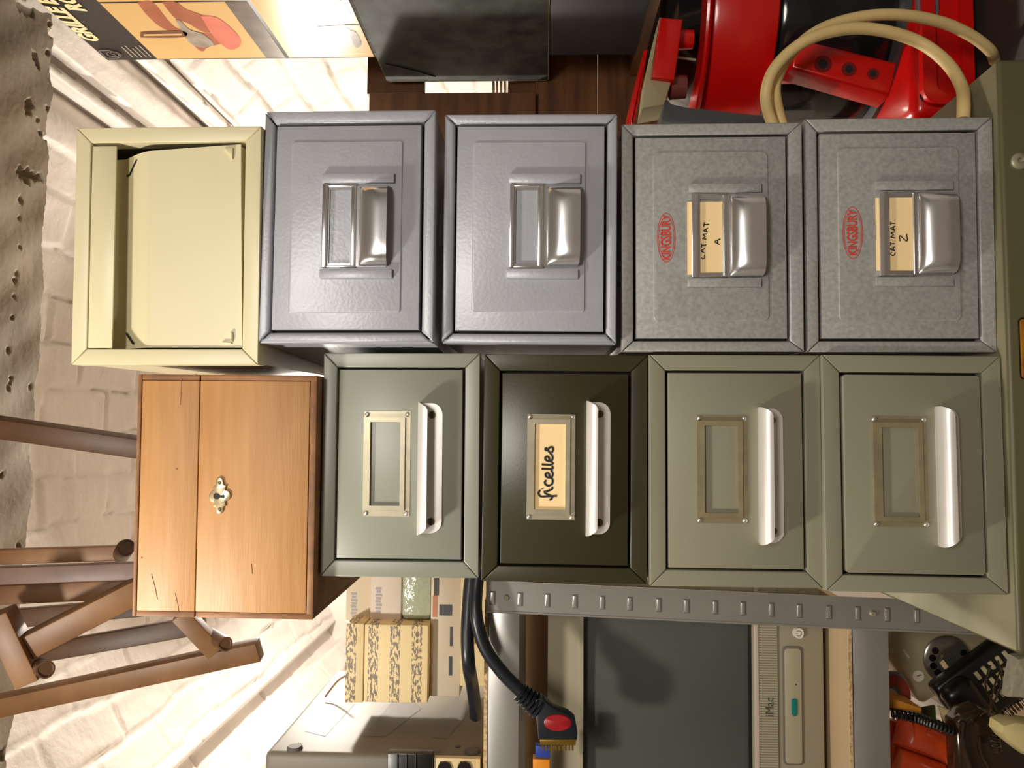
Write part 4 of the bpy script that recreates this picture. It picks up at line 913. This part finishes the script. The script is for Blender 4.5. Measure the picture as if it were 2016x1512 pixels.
M_or = mat('orange_red_plastic', srgb(206, 72, 30), 0.28, coat=0.2)
pp = smooth_path([un(1763, 1432, 1.175), un(1800, 1446, 1.165), un(1840, 1464, 1.165), un(1885, 1488, 1.17), un(1925, 1530, 1.18)], 6); n = len(pp)
b = tube(nbm(), pp, [0.0225-0.004*math.sin(i/n*math.pi) for i in range(n)], 18, 0.7); move(b, MI); obj('grip', b, M_or, t11, True)
pp = smooth_path([un(1765, 1500, 1.17), un(1790, 1508, 1.17), un(1850, 1530, 1.17)], 6); b = tube(nbm(), pp, 0.020, 16, 0.7); move(b, MI); obj('cradle', b, M_or, t11, True)
b = nbm(); pixprism(b, [(1753, 1420), (1795, 1432), (1840, 1454), (1880, 1474), (1884, 1540), (1753, 1540)], 1.180, 0.02, 0.006, 3); move(b, MI); obj('body', b, M_or, t11, True)
b = nbm(); lathe(b, [(0.020, 0), (0.018, 0.004), (0.014, 0.002), (0.0004, 0.001)], 24); move(b, MI@T(un(1782, 1440, 1.155))@Matrix.Rotation(math.radians(90), 4, 'X')@Matrix.Diagonal((1, .6, 1, 1))); obj('mouthpiece', b, mat('orange_dark_rim', srgb(180, 60, 28), 0.35), t11, True)
def simple(name, label, cat, pts, y, dep, m, bev=0.001):
    c = un(sum(p[0] for p in pts)/len(pts), sum(p[1] for p in pts)/len(pts), y); b = nbm(); pixprism(b, pts, y, dep, bev); move(b, T(-c)); o = obj(name, b, m, None, True); o.location = c; return tag(o, label, cat)
simple('ink_cartridge_box', 'narrow orange-yellow carton beneath the grey-beige rotary telephone', 'box', [(1745, 1371), (1815, 1395), (1812, 1408), (1806, 1407), (1745, 1394)], 1.15, 0.05, mat('orange_yellow_card', srgb(228, 152, 44), 0.5, var=0.05))
simple('magazine', 'magazine with red curve behind the steel beam and rotary telephone', 'magazine', [(1745, 1323), (1775, 1325), (1788, 1345), (1792, 1384), (1745, 1380)], 1.22, 0.008, mat('magazine_grey', srgb(132, 140, 138), 0.4))
b = nbm(); tube(b, smooth_path([un(1746, 1345, 1.217), un(1765, 1339, 1.217), un(1780, 1355, 1.217), un(1784, 1378, 1.217)]), 0.007, 8, 0.2)
mg = bpy.data.objects['magazine']; move(b, T(-mg.location)); obj('red_curve', b, mat('red_brown_print', srgb(160, 66, 46), 0.5), mg, True)
b = nbm(); pixprism(b, [(1746, 1354), (1762, 1358), (1780, 1380), (1746, 1378)], 1.2165, 0.003); move(b, T(-mg.location)); obj('blue_page', b, mat('blue_white_print', srgb(180, 186, 216), 0.5), mg)
simple('green_card', 'dark card with green patch deep in the telephone pile', 'card', [(1815, 1395), (1842, 1390), (1845, 1440), (1818, 1440)], 1.25, 0.006, mat('green_card', srgb(92, 130, 50), 0.5, col2=srgb(40, 44, 40), vscale=30))
simple('cream_envelope', 'cream paper wedge below the black keypad telephone', 'paper', [(1848, 1390), (1892, 1406), (1880, 1418), (1858, 1422)], 1.16, 0.004, mat('cream_paper', srgb(216, 196, 140), 0.6))
simple('cream_handset', 'cream plastic receiver end in the bottom corner of the pile', 'telephone', [(1975, 1428), (2000, 1420), (2060, 1430), (2070, 1500), (2020, 1490), (1985, 1462), (1972, 1445)], 1.06, 0.03, mat('cream_plastic', srgb(206, 190, 134), 0.4), 0.01)
simple('clear_plastic_bag', 'clear crumpled plastic beside the cabinet corner', 'bag', [(2004, 1296), (2040, 1290), (2060, 1380), (1990, 1376), (1994, 1340)], 1.04, 0.02, mat('clear_plastic', srgb(190, 184, 160), 0.12, bump=1.0, bscale=30, dist=0.01, trans=0.5), 0.008)
for i, (a, c, d) in enumerate((((1950, 1310), (1940, 1350), (1962, 1400)), ((1965, 1300), (1972, 1345), (1950, 1395)), ((1975, 1310), (1958, 1350), (1945, 1410)), ((1952, 1395), (1925, 1412), (1912, 1430)))):
    b = tube(nbm(), smooth_path([un(*a, 1.13), un(*c, 1.11), un(*d, 1.10)]), 0.0012, 6); o = obj('twisted_wire', b, M_brn, None, True)
    tag(o, 'thin dark wire tangled over the black keypad telephone', 'wire', 'tangled thin wires')
b = nbm()
ax_ = smooth_path([un(1752, 1404, 1.14), un(1800, 1412, 1.13), un(1835, 1424, 1.12), un(1878, 1440, 1.12)], 40); pts = []
for i, q in enumerate(ax_):
    tdir = (ax_[min(i+1, len(ax_)-1)]-ax_[max(i-1, 0)]).normalized(); n1_ = Vector((0, 1, 0)); n2_ = tdir.cross(n1_).normalized(); a = i*0.9; pts.append(q+n1_*0.006*math.cos(a)+n2_*0.006*math.sin(a))
tag(obj('coiled_cord', tube(b, pts, 0.0018, 6), M_blackp, None, True), 'black coiled cord lying above the orange-red receiver', 'cord')

# ------------------------------------------------------------------ right side: wooden shelf, cartons, kitchen machine
XP = 0.585
ws = thing('wooden_shelf', 'dark pine shelf unit behind the right stack', 'shelf unit', loc=(0.6, 1.33, 0)); WI = T((-0.6, -1.33, 0))
def wsp(name, b, m=M_pine): move(b, WI); return obj(name, b, m, ws)
def R3(px0, px1, py0, py1, y): a, c = un(px0, py0, y), un(px1, py1, y); return min(a.x, c.x), max(a.x, c.x), min(a.z, c.z), max(a.z, c.z)
r = R3(727, 1054, 184, 300, 1.32); b = nbm(); box(b, r[0], r[1], 1.32, 1.342, r[2], r[3], 0.001); wsp('plank', b)
r = R3(727, 835, -60, 184, 1.345); b = nbm(); box(b, r[0], min(r[1], 0.93), 1.345, 1.36, r[2], r[3], 0.001); wsp('plank', b)
r = R3(1002, 1054, -60, 184, 1.345); b = nbm(); box(b, r[0], min(r[1], 0.93), 1.345, 1.36, r[2], r[3], 0.001); wsp('plank', b)
r = R3(1055.5, 1176, -60, 300, 1.335); b = nbm(); box(b, r[0], min(r[1], 0.93), 1.335, 1.35, r[2], r[3], 0.001); wsp('plank', b)
r = R3(1178, 1330, -60, 300, 1.335); b = nbm(); box(b, r[0], min(r[1], 0.93), 1.335, 1.35, r[2], r[3], 0.001); wsp('plank', b)
b = nbm(); box(b, 0.40, 0.93, 1.335, 1.35, H-0.75, H-0.225, 0.001); wsp('back_board', b)
ZD = H-0.14
b = nbm(); box(b, XP+0.01, 0.93, 0.60, 1.33, ZD-0.018, ZD, 0.001); wsp('shelf_board', b)
ZL = un(1925, 60, 0.985).z
b = nbm(); box(b, 0.395, 0.93, 0.62, 1.33, ZL-0.02, ZL-0.0005, 0.001); wsp('shelf_board', b, mat('dusty_board', srgb(58, 50, 44), 0.7, var=0.3, vscale=12))
for (xx, yy) in ((0.91, 0.62), (0.91, 1.31), (0.40, 1.31)):
    b = nbm(); box(b, xx-0.018, xx+0.018, yy, yy+0.03, 0, ZD-0.018 if xx > 0.5 else ZL-0.02); wsp('upright', b)
b = nbm(); box(b, 0.42, 0.46, 0.64, 0.67, 0, ZL-0.02); wsp('upright', b)
for i, (px, a) in enumerate(((971, 0), (978, .2), (986, -.15), (994, .1))):
    p0, p1 = un(px, 150, 1.37), un(px+3+3*a, 188, 1.365); b = nbm(); box(b, p1.x, p0.x, 1.362, 1.40, p0.z-0.0012, p0.z+0.0012); o = obj('sheet_of_paper', b, mat('old_paper', srgb(190, 160, 120), 0.7) if i == 0 else bpy.data.materials['old_paper'])
    tag(o, 'thin sheet of paper in the opening of the pine shelf', 'paper', 'papers in the pine shelf')
# dark box, marbled box, printed carton stacked on each other (their left faces are seen)
def sidebox(name, label, cat, px_top, px_bot, py_far, xface, m, near=0.62, depth=0.30, z0=None, z1=None, bev=0.002):
    yf = unx(1000, py_far, xface).y
    return yf
yD = unx(1100, 109, XP).y; zD1 = unx(1083, 60, XP).z
tD = thing('dark_carton', 'plain dark blue-grey carton lying under the marbled box', 'box', loc=(XP, yD, ZD))
b = nbm(); box(b, 0, 0.30, -(yD-0.64), 0, 0.0005, zD1-ZD, 0.0015); obj('body', b, mat('dark_slate_card', srgb(34, 36, 40), 0.6, spec=0.25, var=0.15, vscale=6), tD, True)
xB = XP+0.002
yM = unx(900, 160, xB).y; zM0 = zD1+0.0006; zM1 = unx(690, 0, xB).z
tM = thing('marbled_box', 'dark green-black marbled box with worn pale edges under the printed carton', 'box', loc=(xB, yM, zM0))
M_marb = mat('marbled_paper', srgb(58, 62, 56), 0.65, spec=0.15, col2=srgb(27, 31, 29), vscale=26, detail=10, bump=0.3, bscale=80, dist=0.001)
M_worn = mat('worn_edge', srgb(120, 112, 90), 0.8, var=0.4, vscale=90)
b = nbm(); box(b, 0, 0.28, -(yM-0.66), 0, 0, zM1-zM0, 0.003, 3); obj('body', b, M_marb, tM, True)
b = nbm(); hM = zM1-zM0; tube(b, [(0.0004, -0.001, 0.004), (0.0004, -0.0006, hM*0.5), (0.0004, -0.001, hM-0.004)], 0.0012, 6); tube(b, [(0.0004, -0.004, 0.0012), (0.0004, -0.3, 0.0012)], 0.0010, 6); tube(b, [(0.0006, -0.004, hM-0.001), (0.0006, -0.3, hM-0.001)], 0.0009, 6); obj('worn_edge', b, M_worn, tM, True)
b = nbm(); tube(b, smooth_path([(-0.0002, -0.07, hM-0.01), (-0.0002, -0.045, hM-0.05), (-0.0002, -0.02, hM-0.085)]), 0.0018, 6, 0.3); obj('crease', b, M_blackp, tM, True)
xG = XP+0.006; yG = unx(500, 116, xG).y; zG0 = zM1+0.0006; zG1 = H+1.177*xG*0+unx(214, 121, xG).z-H
tG = thing('printed_carton', 'glossy grill carton with black title band, orange photos of hands and food', 'box', loc=(xG, yG, zG0))
M_gloss = dict(rough=0.2, coat=0.0, spec=0.3)
M_gk = mat('gloss_black_print', srgb(40, 32, 31), rough=0.35, spec=0.15); M_go = mat('gloss_orange_print', srgb(224, 184, 124), var=0.08, vscale=5, **M_gloss)
M_gh = mat('gloss_hand_print', srgb(176, 106, 80), var=0.25, vscale=14, **M_gloss); M_gs = mat('gloss_silver_print', srgb(178, 166, 152), var=0.4, vscale=40, **M_gloss)
M_gr = mat('gloss_pink_print', srgb(222, 128, 108), var=0.2, vscale=20, **M_gloss); M_gt = mat('gloss_cream_print', srgb(246, 228, 176), **M_gloss); M_gb = mat('gloss_brown_print', srgb(120, 80, 62), **M_gloss); M_gg = mat('gloss_grey_print', srgb(120, 108, 100), var=0.3, vscale=30, **M_gloss)
hG = zG1-zG0; LG = yG-0.66
b = nbm(); box(b, 0, 0.24, -LG, 0, 0, hG, 0.001); bodyG = obj('body', b, M_gk, tG, True)
def gl_(px, py):
    p = unx(px, py, xG); return (p.y-yG, p.z-zG0)
cnt = [0]
def gpatch(name, pts, m, smooth_=False, lvl=1):
    P = [gl_(*q) for q in pts]
    if smooth_:
        Q = smooth_path([(a, 0, c) for a, c in P+[P[0]]], 5)[:-1]; P = [(q.x, q.z) for q in Q]
    b = nbm(); x = -0.0002*lvl; P = [(min(a, -0.0005), max(0.0005, min(hG-0.0005, c))) for a, c in P]
    f = b.faces.new([b.verts.new((x, a, c)) for a, c in P]); bmesh.ops.triangulate(b, faces=[f]); return obj(name, b, m, bodyG)
LX = [(197, 11), (560, -60), (561, 104), (308, 113)]
za = gl_(308, 113); yfarP = -0.003
def zrow(px, py): return unx(px, py, xG).z-zG0
zA1 = zrow(308, 114); zA0 = zrow(561, 106); yPan = gl_(350, 3)[0]
def rectp(name, y0, y1, z0, z1, m, lvl=1):
    b = nbm(); x = -0.0002*lvl; b.faces.new([b.verts.new((x, *q)) for q in ((y0, z0), (y1, z0), (y1, z1), (y0, z1))]); return obj(name, b, m, bodyG)
rectp('photo_panel', yPan+0.002, -0.004, zA0+0.003, zA1, M_go, 1)
rectp('photo_panel', -LG+0.002, yPan-0.002, zA0+0.003, zA1, M_go, 1)
zB1 = zA0-0.003; rectp('photo_panel', -LG+0.002, -0.004, 0.004, zB1, M_go, 1)
rectp('text_band', yPan+0.002, -0.004, zA0+0.003, zrow(520, 108), M_gg, 2)
gpatch('hand_picture', [(270, 4), (300, 3), (330, 38), (350, 55), (385, 62), (420, 66), (452, 72), (440, 84), (410, 92), (395, 100), (360, 70), (320, 55), (290, 30)], M_gh, True, 2)
gpatch('hand_picture', [(318, 3), (345, 3), (368, 18), (400, 30), (425, 50), (430, 62), (400, 62), (370, 45), (345, 35)], M_gh, True, 3)
gpatch('meat_picture', [(395, 30), (430, 35), (470, 70), (472, 90), (450, 96), (420, 70)], M_gr, True, 4)
gpatch('pan_picture', [(345, 38), (355, 40), (375, 58), (400, 66), (420, 84), (415, 90), (395, 92), (375, 84), (360, 62)], M_gs, True, 5)
gpatch('skewer_picture', [(277, 65), (285, 62), (360, 60), (360, 72), (285, 73), (277, 70)], M_gb, True, 5)
gpatch('skewer_picture', [(283, 66), (358, 64.5), (358, 68), (283, 69.5)], M_go, False, 6)
gpatch('plate_picture', [(610, 8), (640, 4), (665, 20), (664, 40), (650, 38), (620, 25)], M_gs, True, 3)
gpatch('plate_picture', [(640, 55), (675, 50), (700, 70), (695, 92), (670, 85), (640, 70)], M_gs, True, 3)
gpatch('bun_picture', [(660, 2), (675, 2), (690, 25), (690, 38), (678, 42), (665, 20)], M_gr, True, 4)
gpatch('bun_picture', [(685, 60), (700, 62), (712, 85), (700, 92)], M_gg, True, 4)
gpatch('picture_line', [(625, 51), (709, 47), (709, 49), (625, 53.5)], M_gk, False, 4)
# title letters run towards the camera along the black band
def gtext(s, pxpy, size, sx, mat_=M_gt, shear=0.25, nm='title', bold=0.02):
    y_, z_ = gl_(*pxpy); b = text_bm(s, size, 0.0001, sx=sx, shear=shear, bold=size*bold)
    xs2 = [v.co.x for v in b.verts]; x0_ = min(xs2)
    Mx = T((-0.0006, y_, z_))@Matrix.Rotation(math.radians(-90), 4, 'Z')@T((-x0_, 0, 0)); move(b, Mx); return obj(nm, b, mat_, bodyG)
gtext('GRILLE B', (185, 80), 0.031, 1.04, bold=0.05); gtext('RO', (158, 22), 0.031, 1.04, bold=0.05)
y_, z_ = gl_(240, 110)
for i in range(5):
    p = gl_(258+i*8.5, 84+i*7) if False else gl_(253+i*9, 86+i*1.0)
    zz = gl_(300-i*9, 113)[1]; b = nbm(); b.faces.new([b.verts.new((-0.0004, yy, z2)) for yy, z2 in ((-0.010, zz), (-0.05+0.004*(i % 3), zz), (-0.05+0.004*(i % 3), zz+0.0022), (-0.010, zz+0.0022))]); obj('small_print', b, M_gs, bodyG)
# maker's emblem: outlined shield with a ring and wave
c = gl_(223, 113); cy_, cz_ = -0.022, gl_(225, 113)[1]; b = nbm(); X_ = -0.0007
SHI = [(-.016, .012), (.016, .012), (.016, -.004), (.010, -.013), (0, -.017), (-.010, -.013), (-.016, -.004)]
tube(b, [Vector((X_, cy_+q[0]*0.8, cz_+q[1])) for q in SHI+[SHI[0]]], 0.0006, 5); tube(b, [Vector((X_, cy_+0.008*math.cos(a), cz_-0.004+0.009*math.sin(a))) for a in [i*math.pi/12 for i in range(25)]], 0.0005, 5)
tube(b, smooth_path([Vector((X_, cy_-0.007, cz_-0.005)), Vector((X_, cy_-0.003, cz_-0.002)), Vector((X_, cy_+0.003, cz_-0.007)), Vector((X_, cy_+0.007, cz_-0.004))]), 0.0005, 5); obj('emblem', b, M_gs, bodyG)

# kitchen machine on the low board
KC = Vector((0.575, 1.135, ZL)); R0 = 0.148
km = thing('kitchen_machine', 'red kitchen machine with dark bowl, pierced handle and round lid beside the right stack', 'kitchen appliance', loc=tuple(KC)); KI = km.matrix_basis.inverted()
def kz(px): return un(px, 0, KC.y-R0).z-KC.z
def kp(name, b, m, smooth=True, parent=None): return obj(name, b, m, parent or km, smooth)
b = nbm(); lathe(b, [(R0-0.012, kz(1545)), (R0-0.004, kz(1542)), (R0, kz(1538)), (R0+0.001, kz(1420)), (R0-0.004, kz(1404))], 72); kp('drum', b, M_red)
b = nbm(); lathe(b, [(R0-0.006, kz(1406)), (R0+0.010, kz(1402)), (R0+0.013, kz(1396)), (R0+0.012, kz(1391)), (R0-0.03, kz(1391)), (R0-0.035, kz(1400)), (R0-0.006, kz(1406))], 72, cap=False); kp('drum_rim', b, M_red)
b = nbm(); lathe(b, [(R0-0.025, kz(1395)), (R0-0.035, kz(1375)), (R0-0.05, kz(1350)), (0.001, kz(1345))], 64); kp('lid', b, M_smoke)
b = nbm(); lathe(b, [(R0-0.02, kz(1792)), (R0-0.012, kz(1780)), (R0-0.008, kz(1560)), (R0-0.014, kz(1545))], 64); kp('bowl', b, M_smoke)
b = nbm(); lathe(b, [(R0-0.006, kz(1800)), (R0+0.004, kz(1798)), (R0+0.004, kz(1784)), (R0-0.010, kz(1782))], 64); kp('bowl_rim', b, M_grey_p)
# base: broad rounded foot with a recessed channel facing the room
ZB0, ZB1 = 0.0, kz(1792)
a_, c_ = un(1800, 232, 0.985).x-KC.x, 0.16
b = nbm(); box(b, a_, c_, -0.150, 0.12, ZB0, ZB1-0.001, 0.016, 4); bs = kp('base', b, M_red)
b = nbm(); xx0 = un(1830, 205, 0.985).x-KC.x
outer = rrect(xx0-0.004, c_-0.01, 0.010, ZB1-0.008, [0.028, 0.01, 0.01, 0.020], 8); inner = rrect(xx0+0.010, c_-0.02, 0.024, ZB1-0.024, [0.014, 0.004, 0.004, 0.012], 8)
vo = [b.verts.new((p_[0], -0.160, p_[1])) for p_ in outer]; vi = [b.verts.new((p_[0], -0.160, p_[1])) for p_ in inner]; vb2 = [b.verts.new((p_[0], -0.149, p_[1])) for p_ in outer]; vc2 = [b.verts.new((p_[0]*1.0, -0.1505, p_[1])) for p_ in inner]; n = len(outer)
for i in range(n):
    j = (i+1) % n; b.faces.new((vo[i], vo[j], vi[j], vi[i])); b.faces.new((vo[i], vb2[i], vb2[j], vo[j])); b.faces.new((vi[i], vi[j], vc2[j], vc2[i]))
b.faces.new(vc2); kp('channel_rim', b, M_red, True, bs)
q = un(1823, 187, 0.98); b = nbm(); cyl(b, (q.x-KC.x, -0.1515, q.z-KC.z), (q.x-KC.x, -0.150, q.z-KC.z), 0.0058, n=20); kp('screw_hole', b, M_dark, True, bs)
q = un(1828, 8, 0.98); b = nbm(); prism(b, rrect(q.x-KC.x-0.016, q.x-KC.x+0.03, q.z-KC.z-0.012, q.z-KC.z+0.014, 0.006), -0.156, -0.150, 0.001); kp('switch_plate', b, mat('lilac_grey', srgb(120, 108, 112), 0.3), True, bs)
# pierced handle bar
Pm = pframe((1560, 118), (1758, 150), 0.935); b = nbm(); Lh = (un(1560, 118, 0.935)-un(1758, 150, 0.935)).length
prism(b, [(0.0, -0.010), (Lh, -0.024), (Lh*1.02, 0.016), (0.0, 0.026)], -0.002, 0.034, 0.004, 3); hM_ = KI@Pm
move(b, hM_); hd = kp('handle', b, M_red)
for (u, rr) in ((0.30, 0.0100), (0.56, 0.0085), (0.80, 0.0068)):
    for r2, yy, mm, nm2 in ((rr, -0.0024, bpy.data.materials.get('handle_hole') or mat('handle_hole', srgb(120, 8, 8), 0.5), 'hole'), (rr*0.55, -0.0027, M_dark, 'hole')):
        b = nbm(); cyl(b, (Lh*u, yy, 0.001-0.004*u), (Lh*u, 0.001, 0.001-0.004*u), r2, n=24); move(b, hM_); kp(nm2, b, mm, True, hd)
b = nbm(); a = un(1566, 110, 0.96)-KC; box(b, a.x-0.012, a.x+0.012, -0.16, -0.12, a.z-0.03, a.z+0.01, 0.004); kp('handle_root', b, M_red)
# lid top: pusher with red cap and beige foot
def kpx(pts, y, dep, bev): b = nbm(); pixprism(b, pts, y, dep, bev); move(b, T(-KC)); return b
kp('lid_plate', kpx([(1268, 98), (1276, 96), (1262, 180), (1250, 236), (1244, 246), (1242, 244), (1250, 170)], 1.06, 0.12, 0.002), M_red)
kp('latch_cap', kpx([(1301, 33), (1345, 37), (1338, 90), (1328, 158), (1283, 152), (1292, 90)], 0.99, 0.06, 0.003), M_red)
kp('latch_foot', kpx([(1299, 33), (1303, 33), (1283, 154), (1322, 160), (1308, 206), (1264, 214), (1272, 150), (1288, 80)], 0.998, 0.05, 0.002), M_beige)
for (px, py, r_2) in ((1350, 78, 0.013), (1336, 172, 0.016)):
    q = un(px, py, 1.02)-KC; b = nbm(); cyl(b, (q.x, q.y, q.z-0.008), (q.x, q.y, q.z+0.010), r_2*0.9, r_2, n=24, bev=0.001); kp('knob', b, M_red if px == 1350 else mat('clear_red', srgb(120, 60, 56), 0.2))
b = nbm(); q0_, q1_ = un(1330, 112, 1.03)-KC, un(1370, 118, 1.03)-KC; cyl(b, q0_, q1_, 0.0018, n=8); kp('axle', b, M_nickel)
kp('glass_tray', kpx([(1308, 200), (1352, 210), (1500, 226), (1540, 240), (1500, 250), (1300, 244)], 1.0, 0.10, 0.003), M_grey_p)

# beige hose looped over the machine
hs = smooth_path([un(1546, 262, 0.90), un(1534, 225, 0.90), un(1526, 180, 0.89), un(1532, 150, 0.89), un(1552, 112, 0.885), un(1595, 70, 0.88), un(1650, 44, 0.885), un(1720, 30, 0.885), un(1790, 31, 0.89), un(1860, 46, 0.90), un(1915, 72, 0.91), un(1948, 98, 0.92), un(1956, 112, 0.935), un(1958, 120, 0.942)], 10)
hs2 = smooth_path([un(1530, 262, 0.895), un(1514, 225, 0.89), un(1508, 185, 0.88), un(1522, 140, 0.875), un(1560, 98, 0.87), un(1612, 69, 0.865), un(1680, 56, 0.865), un(1750, 63, 0.87), un(1815, 86, 0.875), un(1865, 125, 0.86), un(1893, 170, 0.84), un(1897, 205, 0.812), un(1896, 236, 0.808)], 10)
ho = thing('rubber_hose', 'beige rubber hose looped in front of the red kitchen machine', 'hose', loc=tuple(un(1700, 60, 0.88))); HI = ho.matrix_basis.inverted()
obj('outer_loop', move(tube(nbm(), hs, 0.0062, 14), HI), M_hose, ho, True); obj('inner_loop', move(tube(nbm(), hs2, 0.0064, 14), HI), M_hose, ho, True)

# ------------------------------------------------------------------ lamps
pl_t = thing('pendant_lamp', 'enamel pendant lamp hanging from the vault behind the wooden box', 'lamp', loc=(0, 2.10, H+0.61))
b = nbm(); lathe(b, [(0.135, 0.050), (0.10, 0.085), (0.05, 0.105), (0.022, 0.12), (0.022, 0.16), (0.0205, 0.16), (0.0205, 0.119), (0.048, 0.103), (0.098, 0.083), (0.133, 0.049)], 40, cap=False); obj('lamp_shade', b, mat('enamel_white', srgb(230, 228, 220), 0.3), pl_t, True)
b = nbm(); lathe(b, [(0.0205, 0.158), (0.0205, 0.10), (0.012, 0.09)], 20); obj('socket', b, M_blackp, pl_t, True)
b = tube(nbm(), [(0, 0, 0.155), (0, 0, 0.345)], 0.003, 8); obj('cord', b, M_blackp, pl_t, True)

b = tube(nbm(), smooth_path([unx(116, 40, 0.74), unx(119, 75, 0.735), unx(123, 100, 0.745), unx(126, 116, 0.76)]), 0.006, 10); ir = obj('iron_bracket', b, M_grey_p, None, True)
tag(ir, 'short grey iron bar on the wall above the corner of the printed carton', 'bracket')
